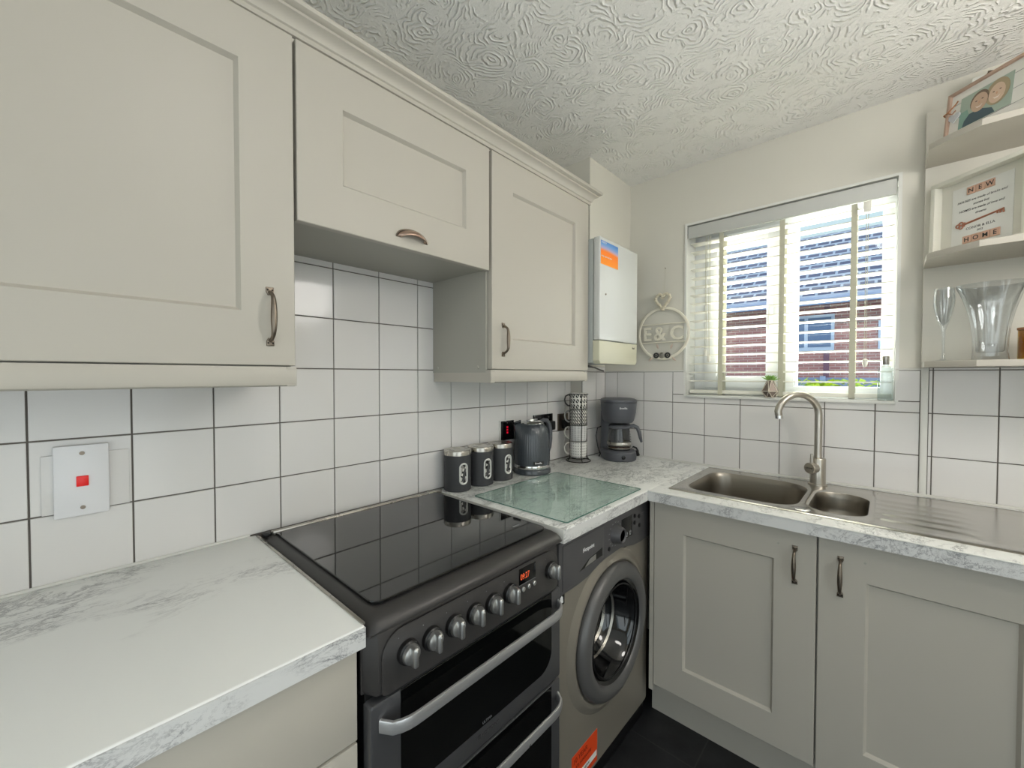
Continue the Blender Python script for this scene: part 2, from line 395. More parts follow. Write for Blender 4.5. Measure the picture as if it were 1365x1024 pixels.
# ---- tiles
def tile_rect(b,Mx,u0,u1,v0,v1,g=.0016):
    if u1-u0<.006 or v1-v0<.006: return
    u0+=g;u1-=g;v0+=g;v1-=g; t=.006; e=.0009
    jz=[random.uniform(-.00022,.00022) for _ in range(4)]
    rings=[]
    for (w,ins,k) in ((-.001,0,0),(t-e,0,0),(t,e,1)):
        rings.append([Mx@Vector((uu,vv,w+(jz[i] if k else 0))) for i,(uu,vv) in enumerate(((u0+ins,v0+ins),(u1-ins,v0+ins),(u1-ins,v1-ins),(u0+ins,v1-ins)))])
    b.rings(rings,True,False,True)
def tiled(Mx,ua,ub,va,vb,uo,vo,skip=None,b=None):
    """cover rectangle with grid lines through uo+n*T and vo+k*T"""
    def cuts(a,bb,o):
        L=[a]; n=math.ceil((a-o)/T-1e-9); 
        while o+n*T<bb-1e-6:
            if o+n*T>a+1e-6: L.append(o+n*T)
            n+=1
        return L+[bb]
    for u0,u1 in zip(cuts(ua,ub,uo),cuts(ua,ub,uo)[1:]):
        for v0,v1 in zip(cuts(va,vb,vo),cuts(va,vb,vo)[1:]):
            if skip and skip[0]<u1-1e-6 and skip[1]>u0+1e-6 and skip[2]<v1-1e-6 and skip[3]>v0+1e-6:
                # cut around the skip box
                s0,s1,t0,t1=skip
                if t0>v0: tile_rect(b,Mx,u0,u1,v0,t0) if t0-v0>.01 else None
                if t1<v1: tile_rect(b,Mx,u0,u1,t1,v1)
                vv0,vv1=max(v0,t0),min(v1,t1)
                if s0>u0: tile_rect(b,Mx,u0,s0,vv0,vv1)
                if s1<u1: tile_rect(b,Mx,s1,u1,vv0,vv1)
            else: tile_rect(b,Mx,u0,u1,v0,v1)
b=B(); tiled(LW(-.006,0,0),-3.3,-.231,WT,1.70,Y0,ZC,b=b)
b.build('tiles',M['tile'],wl,smooth=False)
B().box(-.006,-.0042,-3.3,-.231,WT-.04,1.70).build('grout',M['grout'],wl,smooth=False)
b=B(); tiled(LW(.068,0,0),-.231,0,WT,1.385,-.095,ZC,b=b)
b.build('tiles',M['tile'],pil,smooth=False)
B().box(.068,.0698,-.231,.0,WT-.04,1.385).build('grout',M['grout'],pil,smooth=False)
b=B(); F=FW(0,.006,0)
tiled(F,.074,1.333,WT,1.355,X0,ZC,skip=(WX0,WX1,WZ0,1.36),b=b)
tiled(F,1.353,2.2,WT,1.364,1.516,ZC,b=b)
b.build('tiles',M['tile'],wf,smooth=False)
b=B(); b.box(.074,WX0,.0042,.007,WT-.04,1.355); b.box(WX1,1.333,.0042,.007,WT-.04,1.355); b.box(WX0,WX1,.0042,.007,WT-.04,WZ0-.012); b.box(1.353,2.2,.0042,.007,WT-.04,1.364)
b.build('grout',M['grout'],wf,smooth=False)
B().box(.074,WX0,-.001,.007,1.355,1.362,.002).box(WX1+.0,1.333,-.001,.007,1.355,1.362,.002).build('tile_top_seal',M['whiteseal'],wf)
structure(B().box(1.3335,1.3528,-.007,.006,WT,1.364,.003).build('trim_1',M['white']))
# sealant along worktop
b=B(); b.tube([(.003,-3.2,WT+.002),(.003,-1.73,WT+.002)],.004,8); b.build('sealant',M['whiteseal'],wl)
b=B(); b.tube([(.08,-.004,WT+.002),(1.9,-.004,WT+.002)],.006,8); b.build('sealant',M['whiteseal'],wf)
# ---------------------------------------------------------------- window
win=bpy.data.objects.new('window_1',None); COL.objects.link(win); win.location=((WX0+WX1)/2,.12,WZ0); structure(win)
b=B()
b.box(WX0-.01,WX0,.0,.239,WZ0-.012,WZ1); b.box(WX1,WX1+.01,.0,.239,WZ0-.012,WZ1); b.box(WX0-.01,WX1+.01,.0,.239,WZ1,WZ1+.01)
b.build('reveal',M['white'],win,smooth=False)
b=B(); b.box(WX0-.003,WX1+.003,-.014,.235,WZ0-.0125,WZ0,.003); b.build('sill',M['white'],win)
# outer frame
FY0,FY1=.12,.19
b=B()
b.box(WX0,WX0+.05,FY0,FY1,WZ0,WZ1,.003); b.box(WX1-.042,WX1,FY0,FY1,WZ0,WZ1,.003); b.box(WX0+.048,WX1-.04,FY0+.001,FY1,WZ0,WZ0+.046,.003); b.box(WX0+.048,WX1-.04,FY0+.001,FY1,WZ1-.06,WZ1,.003)
b.box(.878,.938,FY0+.0005,FY1,WZ0+.044,WZ1-.058)
b.box(WX0+.05,WX0+.064,FY0+.01,FY1,WZ0+.04,WZ1-.05); b.box(.938,.946,FY0+.012,FY1,WZ0+.04,WZ1-.05,.002)
b.build('window_frame',M['upvc'],win)
def sash(x0,x1,z0,z1,y0,y1,w,n):
    b=B(); b.box(x0,x0+w,y0,y1,z0,z1,.004); b.box(x1-w,x1,y0,y1,z0,z1,.004); b.box(x0+w-.003,x1-w+.003,y0+.0007,y1,z0,z0+w,.003); b.box(x0+w-.003,x1-w+.003,y0+.0007,y1,z1-w,z1,.003)
    return b.build(n,M['upvc'],win)
s=sash(.568,.892,WZ0+.034,WZ1-.05,.108,.165,.056,'sash')
b=B()
bx=[(.624,.655,1.0),]
b.box(.648,.655,.115,.15,1.331,1.95); b.box(.833,.84,.115,.15,1.331,1.95); b.box(.648,.84,.115,.15,1.325,1.331);b.box(.648,.84,.115,.15,1.95,1.957)
b.box(.62,.650,.120,.15,1.30,1.98); b.box(.836,.85,.120,.15,1.3,1.98); b.box(.62,.84,.12,.15,1.945,1.98); b.box(.62,.84,.12,.15,1.30,1.328)
b.build('glazing_bead',M['upvc'],s)
B().box(.84,.862,.092,.105,1.56,1.70,.003).tube([(.851,.09,1.64),(.851,.07,1.64),(.85,.066,1.60),(.849,.066,1.54)],.007,8).build('window_handle',M['upvc'],s)
B().box(.65,.84,.138,.142,1.325,1.96).build('pane',M['pane'],win,smooth=False)
B().box(.936,1.228,.138,.142,1.28,2.0).build('pane',M['pane'],win,smooth=False)
# ---------------------------------------------------------------- venetian blind
bl=thing('venetian_blind',((WX0+WX1)/2,.02,WZ0),'white slatted venetian blind with fabric tapes hung in the window recess','blind')
b=B(); b.box(WX0+.003,WX1-.003,.006,.018,2.0,2.058,.003); b.box(WX0+.012,WX1-.012,.019,.08,2.02,2.058,.002); b.build('valance',M['valance'],bl)
nsl=17; z_top=1.978; pitch=.0418
slat0=None
for i in range(nsl):
    z=z_top-i*pitch
    if slat0 is None:
        b=B(); prof=[]
        for k in range(9):
            t=k/8; prof.append((.030+.05*t, .0016*math.sin(PI*t)+.002*(0.5-t)))
        b.rings([[(x,y,z+h+.0018) for y,h in prof]+[(x,y,z+h-.0018) for y,h in prof[::-1]] for x in (WX0+.008,WX1-.008)])
        slat0=b.build('slat',M['slat'],bl); slat0['z']=0
        del slat0['z']
    else:
        c=slat0.copy(); COL.objects.link(c); c.parent=bl; c.location=(0,0,-i*pitch)
B().box(WX0+.008,WX1-.008,.030,.080,1.25,1.266,.003).build('bottom_rail',M['slat'],bl)
for xx,w in ((.664,.019),(.905,.019),(1.142,.019)):
    b=B(); b.box(xx-w/2,xx+w/2,.0270,.0285,1.246,2.002); b.box(xx-w/2,xx+w/2,.0815,.083,1.246,2.002)
    b.box(xx-w/2,xx+w/2,.0270,.083,1.2455,1.2475)
    b.build('ladder_tape',M['tape'],bl,smooth=False)
def cord(x,y,z0,name,zt=2.0,dx=.0,togg=True):
    b=B(); b.tube([(x,y,zt),(x,y,z0),(x+.003,y,z0-.004),(x+.005,y,z0),(x+.006,y,zt)],.0011,6)
    o=b.build('pull_cord',M['tape'],bl)
    if togg:
        t=B(); t.lathe([(.003,0),(.0085,-.004),(.0075,-.022),(.005,-.03),(.002,-.032)],(x+.003,y,z0+.006),12); t.build('toggle',M['slat'],o)
cord(1.178,.022,1.395,'c'); cord(.597,.022,1.455,'c'); cord(.612,.022,1.425,'c')
B().box(1.170,1.192,-.001,.008,1.955,1.995,.002).build('cord_cleat',M['slat'],bl)
# ---------------------------------------------------------------- handles, doors
def pull_handle(Mx,L,parent,label=None,mt='pewter'):
    """bow handle, centre at origin, along v"""
    b=B(); h=L/2
    for s in (-1,1):
        pl=[(-.0072,h*s),(.0072,h*s),(.0072,(h-.010)*s),(.004,(h-.0165)*s),(-.004,(h-.0165)*s),(-.0072,(h-.010)*s)]
        b.prism(pl if s<0 else pl[::-1],.0028,Mx,.0008)
        for q in (-.0042,.0042):
            b.lathe([(.0016,0),(.0013,.0009),(.0001,.0012)],(0,0,0),8) if False else None
    pts=[];rad=[]
    for i in range(25):
        t=i/24; v=(h-.011)*(1-2*t); e=min(t,1-t)
        w=.004+.021*(1-math.exp(-e*14))
        pts.append(Mx@Vector((0,v,w))); rad.append(.0034+.0028*math.sin(PI*t)**1.3+ .001*math.exp(-e*40))
    b.tube(pts,rad,12)
    o=b.build('handle',M[mt],parent)
    for v in (h-.006,-h+.006):
        for u in (-.0043,.0043):
            c=Mx@Vector((u,v,.0028)); w=(Mx.to_3x3()@Vector((0,0,1)))
            B().tube([c,c+w*.0009],[.0019,.0013],8).build('screw',M['dark'],o)
    return o
def shaker(Mx,w,h,rl,rr,rt,rb,parent,name='door',t=.019,d=.010,c=.0065,mt='cab',panel=True):
    """door with recessed panel, origin lower-left of the face, u right, v up; w=0 is the FRONT face"""
    e=.0015; b=B()
    def ring(l,r,bt,tp,ww): return [Mx@Vector(p) for p in ((l,bt,ww),(w-r,bt,ww),(w-r,h-tp,ww),(l,h-tp,ww))]
    R=[ring(0,0,0,0,-t),ring(0,0,0,0,-e),ring(e,e,e,e,0)]
    if panel:
        R+=[ring(rl,rr,rb,rt,0),ring(rl+c,rr+c,rb+c,rt+c,-d)]
    b.rings(R)
    return b.build(name,M[mt],parent,angle=20)
XD=.302
# ---- left wall cabinet
LC=thing('wall_cabinet',(.14,-2.02,1.33),'largest wall cabinet, bow-handled, hanging over the white switch with red rocker','cabinet')
B().box(.0,XD-.021,-2.318,-1.7215,1.345,2.058).build('carcass',M['cabside'],LC,smooth=False)
dr=shaker(LW(XD,-2.318,1.356),.599,.702,.100,.100,.10,.108,LC)
pull_handle(LW(XD,-1.768,1.4565),.121,dr)
def rail(y0,y1,parent,side):
    b=B(); prof=[(.262,1.314),(.268,1.3115),(.297,1.3115),(.3025,1.3145),(.3045,1.320),(.3035,1.345),(.300,1.3535),(.262,1.3535)]
    b.rings([[(x,y,z) for x,z in prof] for y in (y0,y1)])
    for yy in ([y1] if side>0 else [y0,y1]):
        s=1 if yy==y1 else -1
        b.rings([[(x,y,z) for y,z in ((yy-s*.018,1.3125),(yy+s*.001,1.3125),(yy+s*.001,1.3535),(yy-s*.018,1.3535))] for x in (.004,.303)])
    return b.build('light_rail',M['cab'],parent,angle=40)
rail(-2.318,-1.7185,LC,1)
# ---- hood cabinet
MC=thing('wall_cabinet',(.14,-1.42,1.68),'short wall cabinet over the cooker with a cup handle','cabinet')
B().box(.0,XD-.021,-1.7205,-1.1305,1.677,2.058).build('carcass',M['cabside'],MC,smooth=False)
dr=shaker(LW(XD,-1.7125,1.671),.5795,.386,.102,.098,.104,.106,MC)
# cup handle
cy,cz=-1.4225,1.702
b=B(); rs=[]
n=20
for j in range(7):
    a=j/6*PI/2; ring=[]
    for i in range(n+1):
        th=PI*i/n; u=-.046*math.cos(th); v=.024*math.sin(th)
        k=math.cos(a); out=.023*math.sin(a)*(math.sin(th)**.5 if 0<i<n else .15)
        ring.append((XD+.001+out, cy+u*(1-.25*math.sin(a)), cz-.006+v*(.25+.75*k)))
    rs.append(ring)
b.rings(rs,False,False,False)
o=b.build('cup_handle',M['copper'],dr); md=o.modifiers.new('s','SOLIDIFY'); md.thickness=.0018
b=B(); 
for i in range(n):
    pass
b.tube([(XD+.002,cy-.048*math.cos(PI*i/24),cz-.006+.026*math.sin(PI*i/24)) for i in range(25)],.0022,6,flat=1)
b.build('cup_rim',M['pewter'],o)
# ---- right wall cabinet
RC=thing('wall_cabinet',(.14,-.83,1.33),'tall narrow wall cabinet between hood cabinet and boiler','cabinet')
B().box(.0,XD-.021,-1.1295,-.548,1.345,2.058).build('carcass',M['cabside'],RC,smooth=False)
dr=shaker(LW(XD,-1.1215,1.356),.576,.702,.100,.098,.104,.100,RC)
pull_handle(LW(XD,-1.0695,1.454),.112,dr)
rail(-1.128,-.5555,RC,0)
for xx in (.03,.245): B().tube([(xx,-1.1302,1.362),(xx,-1.1342,1.362)],[.006,.0045],8).build('screw_cap',M['cabside'],RC)
# ---- cornice
cp=[(0,2.0575),(.010,2.0575),(.010,2.068),(.014,2.070),(.016,2.076),(.022,2.084),(.031,2.089),(.034,2.090),(.034,2.096),(.040,2.097),(.046,2.101),(.048,2.107),(.044,2.113),(0,2.113)]
b=B(); yE=-.5455; b.rings([[(XD-.006+u,-2.4,z) for u,z in cp],[(XD-.006+u,yE+u,z) for u,z in cp],[(.005,yE+u,z) for u,z in cp]])
tag(b.build('cornice',M['cab'],angle=25),'cream moulded cornice running along the top of the wall cabinets','cornice')
# ---------------------------------------------------------------- worktops
def bullet(x): pass
W1=thing('worktop',(.3,-2.5,.87),'plain white marble-effect worktop below the white switch, ending at the cooker','worktop')
b=B(); b.box(.004,.594,-3.2,-1.7165,.870,WT,.0035,3); b.build('slab',M['marble'],W1)
B().box(.5935,.5955,-3.2,-1.7165,.8705,WT-.003).box(.02,.594,-1.7167,-1.7155,.8705,WT-.004).build('edging',M['marble_edge'],W1,smooth=False)
B().box(.02,.589,-1.7195,-1.7135,WT-.002,WT+.0025,.001).build('edge_strip',M['steel'],W1)
W2=thing('worktop',(.3,-.6,.87),'grey-veined marble-effect worktop above the washing machine','worktop')
b=B(); b.box(.004,.5935,-1.1315,-.2325,.870,WT,.0035,3); b.box(.0755,.5935,-.2325,-.001,.870,WT); b.build('slab',M['marble2'],W2)
B().box(.5925,.5945,-1.1315,-.60,.8705,WT-.003).build('edging',M['marble_edge'],W2,smooth=False)
B().box(.02,.594,-1.1335,-1.1305,.870,WT+.0022,.0008).build('edge_strip',M['whiteseal'],W2)
W3=thing('worktop',(1.3,-.3,.87),'marble-effect worktop around the sink under the window','worktop')
SX0,SX1,SY0,SY1=.637,1.60,-.521,-.040     # sink flange
b=B(); h=.018
b.box(.5945,SX0+h,-.594,-.001,.870,WT); b.box(SX1-h,1.9,-.594,-.001,.870,WT); b.box(SX0+h,SX1-h,-.594,SY0+h,.870,WT); b.box(SX0+h,SX1-h,SY1-h,-.001,.870,WT)
b.build('slab',M['marble2'],W3,smooth=False)
B().box(.5945,1.9,-.5957,-.5937,.8705,WT-.001).build('edging',M['marble_edge'],W3,smooth=False)
B().tube([(.5945,-.595,WT-.0008),(1.9,-.595,WT-.0008)],.0022,8).build('edge_bead',M['white'],W3)
# ---------------------------------------------------------------- base cabinets
DC=thing('base_cabinet',(.3,-2.3,0),'plain slab-fronted drawer unit beside the cooker','cabinet')
B().box(.02,.553,-3.2,-1.7245,.12,.868).build('carcass',M['cabside'],DC,smooth=False)
B().box(.02,.50,-3.2,-1.73,.0,.12).build('plinth',M['cabside'],DC,smooth=False)
for z0,z1 in ((.700,.862),(.42,.695),(.13,.415)):
    B().box(.556,.575,-2.30,-1.722,z0,z1,.0015).build('drawer_front',M['cab'],DC)
B().box(.556,.575,-3.19,-2.304,.13,.862,.0015).build('door',M['cab'],DC)
SC=thing('sink_cabinet',(1.1,-.3,0),'double shaker-door cabinet under the sink','cabinet')
b=B(); b.box(.606,.624,-.543,-.02,.15,.868); b.box(1.582,1.6,-.543,-.02,.15,.868); b.box(.624,1.582,-.543,-.02,.15,.168); b.box(.624,1.582,-.04,-.02,.168,.868); b.box(1.092,1.108,-.543,-.5,.168,.868)
b.build('carcass',M['cabside'],SC,smooth=False)
B().box(.5885,.6045,-.5625,-.45,.14,.866).build('filler',M['cab'],SC,smooth=False)
YD=-.5645
d1=shaker(FW(.6065,YD,.167),.4925,.6975,.107,.107,.100,.103,SC)
pull_handle(FW(1.0465,YD,.7605),.117,d1)
d2=shaker(FW(1.1035,YD,.167),.4925,.6975,.107,.107,.106,.107,SC)
pull_handle(FW(1.155,YD,.7605),.117,d2)
for x_,dq in ((1.003,d1),(1.208,d2)): B().tube([(x_,YD+.001,.815),(x_,YD-.0007,.815)],[.0038,.0032],10).build('filled_hole',M['cabside'],dq)
B().box(.565,1.9,-.476,-.458,0,.148).build('plinth',M['cab'],SC,smooth=False)
# ---------------------------------------------------------------- sink
SK=thing('kitchen_sink',(1.1,-.28,WT),'stainless steel one and a half bowl sink with ridged drainer','sink')
zt=WT+.0035
H1=rrect(.358,.372,[.075,.085,.10,.075],7,.853,-.277); H2=rrect(.150,.296,.066,7,1.133,-.300); H3=rrect(.352,.40,.012,3,1.400,-.284)
outer=rrect(SX1-SX0,SY1-SY0,[.012,.012,.05,.012],5,(SX0+SX1)/2,(SY0+SY1)/2)
def scale_loop(P,c,d):
    out=[]
    for x,y in P:
        dx,dy=x-c[0],y-c[1]; L=math.hypot(dx,dy); out.append((x+dx/L*d,y+dy/L*d))
    return out
b=B()
c1=(.853,-.277); c2=(1.133,-.300)
h1o=scale_loop(H1,c1,.014); h2o=scale_loop(H2,c2,.010)
fld=rrect(SX1-SX0-.022,SY1-SY0-.022,[.01,.01,.045,.01],5,(SX0+SX1)/2,(SY0+SY1)/2)
vs=plate_holes(fld,[h1o,h2o,H3],zt-.001,b.bm)
fo=[b.bm.verts.new((x,y,zt+.0012)) for x,y in rrect(SX1-SX0-.012,SY1-SY0-.012,[.011,.011,.048,.011],5,(SX0+SX1)/2,(SY0+SY1)/2)]
oo=[b.bm.verts.new((x,y,WT+.0004)) for x,y in outer]
def bridge(a,c):
    for i in range(len(a)): b.bm.faces.new((a[i],a[(i+1)%len(a)],c[(i+1)%len(a)],c[i]))
bridge(vs[0],fo); bridge(fo,oo)
for v_,P,c_ in ((vs[1],H1,c1),(vs[2],H2,c2)):
    m_=[b.bm.verts.new((x,y,zt-.0028)) for x,y in scale_loop(P,c_,.005)]; i_=[b.bm.verts.new((x,y,zt-.0045)) for x,y in P]
    bridge(v_,m_); bridge(m_,i_)
b.build('sink_top',M['sink'],SK,angle=60)
def bowl(P,c,depth,name):
    b=B(); R=[]
    for f,z in ((1,0),(.985,-.004),(.965,-.02),(.95,-depth*.6),(.93,-depth*.85),(.86,-depth*.96),(.7,-depth),(.3,-depth-.002),(.12,-depth-.003)):
        R.append([(c[0]+(x-c[0])*f,c[1]+(y-c[1])*f,zt-.0045+z) for x,y in P])
    b.rings(R,True,False,True); o=b.build(name,M['bowl'],SK,angle=60)
    B().lathe([(.001,.004),(.018,.004),(.036,.0045),(.04,.002),(.04,0)],(c[0],c[1],zt-.0045-depth-.0015),24,cap0=False,cap1=False).build('drain',M['chrome'],o)
bowl(H1,c1,.15,'large_bowl'); bowl(H2,c2,.09,'small_bowl')
b=B(); nx,ny=60,100; g=[]
for i in range(nx+1):
    row=[]
    for j in range(ny+1):
        x=1.224+.352*i/nx; y=-.484+.40*j/ny
        u=(x-1.224)/.352; k=0
        if -.45<y<-.15:
            ph=(y+.421)/.061; s_=math.cos(2*PI*ph); k=.0048*max(0,1-abs(((ph+.5)%1)-.5)*3.6)
            k*=min(1,u*16)*min(1,max(0,(.62-u)*6))
        z=zt-.001+k-.0022*min(1,u*14)*min(1,(1-u)*14)*min(1,(y+.484)*40)*min(1,(-.084-y)*40)
        row.append(b.bm.verts.new((x,y,z)))
    g.append(row)
for i in range(nx):
    for j in range(ny): b.bm.faces.new((g[i][j],g[i+1][j],g[i+1][j+1],g[i][j+1]))
b.build('drainer',M['sink'],SK,angle=80)
B().lathe([(.0225,0),(.0225,.0015),(.020,.0028),(.001,.0032)],(1.052,-.478,zt-.001),28).build('overflow_button',M['chrome'],SK)
# ---- tap
TP=thing('mixer_tap',(1.050,-.075,WT+.003),'brushed nickel swan-neck mixer tap standing behind the sink bowls','tap')
tx,ty=1.050,-.075
b=B(); b.lathe([(.031,0),(.031,.004),(.0265,.006),(.0255,.02),(.0255,.10),(.0235,.104),(.0145,.106),(.0138,.115)],(tx,ty,WT+.003),28)
b.build('tap_body',M['nickel'],TP)
dx,dy=-.70,-.714; R_=.083; P=[(tx,ty,WT+.10),(tx,ty,1.10),(tx,ty,1.18)]
for i in range(1,23):
    a=PI*(i/22)*.93; P.append((tx+dx*(R_-R_*math.cos(a)),ty+dy*(R_-R_*math.cos(a)),1.18+R_*math.sin(a)))
lx,ly,lz=P[-1]; P.append((lx+dx*.004*-1+.0,ly-dy*.004,lz-.02))
b=B(); b.tube(P,.0128,16); b.build('spout',M['nickel'],TP)
lx,ly,lz=P[-1]
B().tube([(lx,ly,lz+.004),(lx-.0005*dx,ly-.0005*dy,lz-.008)],.0136,16).build('nozzle',M['chrome'],TP)
hd=Vector((-.45,-.893,0)); c0=Vector((tx,ty,WT+.070))
b=B(); b.tube([c0+hd*.018,c0+hd*.046,c0+hd*.050],[.020,.0215,.0195],24); hv=b.build('tap_handle',M['nickel'],TP)
b=B(); b.tube([c0+hd*.034+Vector((0,0,.014)),c0+hd*.036+Vector((0,0,.055))],[.006,.0045],10); b.build('lever',M['nickel'],hv)
text('GROHE',.008,frame(c0+hd*.0505+Vector((0,0,-.002)),(.893,-.45,0),(0,0,1),hd),.0003,'CENTER').build('lettering',M['txtd'],hv,smooth=False)
# ---------------------------------------------------------------- cooker
CY0,CY1=-1.711,-1.145; CX=.600
CK=thing('cooker',(.3,(CY0+CY1)/2,0),'anthracite freestanding double-oven cooker with closed glass lid','cooker')
b=B(); b.box(.03,.572,CY0+.004,CY1-.004,.03,.888); b.box(.05,.54,CY0+.02,CY1-.02,.0,.03); b.build('body',M['black'],CK,smooth=False)
# hob top: sloping sides and rounded nose
b=B(); R=[]
yl,yr=CY0-.002,CY1+.004
prof=[(.03,.911),(.10,.912),(.50,.912),(.565,.911),(.585,.908),(.597,.901),(.604,.893),(.603,.886),(.575,.885)]
for (y,dz,k) in ((yl,-.022,-.014),(yl+.003,-.011,-.006),(yl+.012,-.004,-.001),(yl+.022,0,0),(yr-.022,0,0),(yr-.012,-.004,-.001),(yr-.003,-.011,-.006),(yr,-.022,-.014)):
    R.append([(x+(k if x>.55 else 0),y,max(z+dz,.884) if i<7 else z) for i,(x,z) in enumerate(prof)]+[(.03,y,.884)])
b.rings(R); b.build('hob_top',M['anth'],CK,angle=50)
LDz=.9135
b=B(); b.prism(rrect(.512,.516,[.004,.02,.02,.004],4,.3065,(-1.684-1.168)/2),.006,Matrix.Translation((0,0,LDz)),.0015)
ld=b.build('glass_lid',M['lid'],CK,smooth=False)
b=B(); b.box(.044,.058,-1.690,-1.135,LDz-.001,LDz+.0095,.002); b.box(.036,.043,-1.690,-1.135,LDz-.004,LDz+.007,.002)
b.build('lid_hinge_strip',M['steel'],ld)
B().box(.028,.046,-1.709,-1.690,.905,.918,.002).build('hinge_cap',M['black'],CK)
B().box(.49,.497,-1.232,-1.200,LDz+.0061,LDz+.0064).build('lid_label',M['txtg'],ld,smooth=False)
# fascia
zf0,zf1=.764,.884
b=B(); fr=[]
N_=28
for i in range(N_+1):
    t=i/N_; y=CY0-.002+(CY1-CY0+.004)*t; e=min(t,1-t)*(CY1-CY0)
    xo=CX-.004 if e>.03 else CX-.004-.030*(1-math.sqrt(max(0,1-((.03-e)/.03)**2)))
    drop=0 if e>.04 else .012*((.04-e)/.04)**2
    fr.append([(.57,y,zf0+drop*.6),(xo-.006,y,zf0+drop*.6),(xo,y,zf0+.006+drop*.6),(xo+.001,y,zf0+.06),(xo-.002,y,zf1-.010-drop*.2),(xo-.008,y,zf1-drop*.2),(.57,y,zf1-drop*.2)])
b.rings(fr); b.build('control_panel',M['anth'],CK,angle=40)
# raised inner field
b=B(); b.prism(rrect(.520,.110,[.010,.010,.045,.045],6,0,0),.0035,LW(CX-.0045,(CY0+CY1)/2,.821),.0014); b.build('panel_field',M['anth'],CK,angle=30)
XP=CX-.001
ky=[-1.637,-1.583,-1.527,-1.471,-1.416,-1.359,-1.202]
kn0=None
for i,y in enumerate(ky):
    if kn0 is None:
        k=B(); k.lathe([(.0215,0),(.0225,.004),(.0215,.009),(.0185,.0115),(.001,.0115)],(XP,y,.826),28,'x'); kn=k.build('knob',M['knobblack'],CK)
        k=B(); k.lathe([(.0178,.010),(.0182,.014),(.0165,.019),(.010,.0215),(.001,.022)],(XP,y,.826),28,'x'); 
        k.build('knob_cap',M['knobm'],kn)
        k=B(); k.box(XP+.012,XP+.033,y-.0055,y+.0055,.826-.0185,.826+.0185,.0045,3); k.build('knob_grip',M['knobm'],kn)
        k=B(); k.lathe([(.0012,0),(.0012,.0006),(.0001,.0007)],(XP+.0330,y,.839),8,'x'); k.build('knob_mark',M['txtw'],kn)
        kn0=kn
    else:
        c=copy_tree(kn0,CK); c.location=(0,y-ky[0],0)
b=B(); b.box(XP-.001,XP+.0012,-1.325,-1.262,.829,.868,.0008); dp=b.build('clock_display',M['gloss_black'],CK)
text('09:27',.021,LW(XP+.0014,-1.321,.840),.0002,sx=.72).build('clock_digits',M['amber'],dp,smooth=False)
b=B(); b.box(XP-.0005,XP+.0006,-1.3255,-1.2615,.8265,.8278); b.build('display_trim',M['txtg'],CK,smooth=False)
for y in (-1.310,-1.289,-1.268):
    b=B(); b.lathe([(.0058,0),(.0058,.003),(.0045,.004),(.001,.004)],(XP,y,.815),16,'x'); b.build('clock_button',M['knobm'],CK)
for y in ky: B().lathe([(.0011,0),(.0011,.0004),(.0001,.0005)],(XP,y-.018,.858),8,'x').build('dial_mark',M['txtg'],CK)
# top oven door
def oven_door(z0,z1,gz0,gz1,hz,rounded,nm):
    b=B(); w=CY1-CY0-.006
    b.prism(rrect(w,z1-z0,.006,3,0,0),.024,LW(CX-.030,(CY0+CY1)/2,(z0+z1)/2),.004); dd=b.build(nm,M['anth2'],CK,angle=40)
    gw=-1.188+1.648
    b=B(); b.prism(rrect(gw,gz1-gz0,[rounded,rounded,.001,.001],7,0,0),.0012,LW(CX-.0065,(-1.188-1.648)/2,(gz0+gz1)/2)); b.build('door_glass',M['ovenglass'],dd,smooth=False)
    # strap handle: broad flat band bowed out
    P=[]; ya,yb=-1.690,-1.160; n=40
    for i in range(n+1):
        t=i/n; y=ya+(yb-ya)*t; e=min(t,1-t)*(yb-ya)
        q=min(1,e/.060); out=.034*math.sqrt(max(0,1-(1-q)**2)); P.append((CX-.006+out,y,hz))
    b=B(); rs=[]
    for i,(x,y,z) in enumerate(P):
        a=Vector(P[min(i+1,n)])-Vector(P[max(i-1,0)]); a.normalize(); nrm=Vector((a.y,-a.x,0))
        hh=.0125; tt=.004
        pr=[]
        for k in range(12):
            an=2*PI*k/12; cu=math.copysign(abs(math.cos(an))**.6,math.cos(an)); cv=math.copysign(abs(math.sin(an))**.6,math.sin(an))
            pr.append(Vector((x,y,z))+nrm*tt*cu+Vector((0,0,hh*cv)))
        rs.append(pr)
    b.rings(rs); b.build('door_handle',M['handlem'],dd,angle=50)
    return dd
dd=oven_door(.512,.757,.556,.757,.716,.05,'oven_door')
text('ULTIMA',.0085,LW(CX-.0051,-1.442,.5605),.0002,sx=1.0).build('lettering',M['txtg'],dd,smooth=False)
text('HOTPOINT',.0105,LW(CX-.0058,-1.443,.5335),.0002,bold=.0002).build('lettering',M['txtd'],dd,smooth=False)
b=B(); b.box(CX-.0062,CX-.0056,-1.456,-1.447,.533,.542); b.build('logo_square',M['txtd'],dd,smooth=False)
oven_door(.085,.506,.13,.503,.462,.03,'oven_door')
B().box(.50,.585,CY0+.01,CY1-.01,.035,.08).build('kick_panel',M['anth'],CK,smooth=False)
# ---------------------------------------------------------------- washing machine
WY0,WY1=-1.121,-.524; WX=.560
WM=thing('washing_machine',(.3,(WY0+WY1)/2,0),'graphite front-loading washing machine under the worktop','washing machine')
DCY,DCZ=-.812,.478
b=B(); b.box(.03,.40,WY0,WY1,.012,.858); b.box(.40,WX-.0225,WY0,WY0+.02,.012,.858); b.box(.40,WX-.0225,WY1-.02,WY1,.012,.858); b.box(.40,WX-.0225,WY0+.02,WY1-.02,.838,.858); b.box(.40,WX-.0225,WY0+.02,WY1-.02,.012,.032); b.build('body',M['wm'],WM,smooth=False)
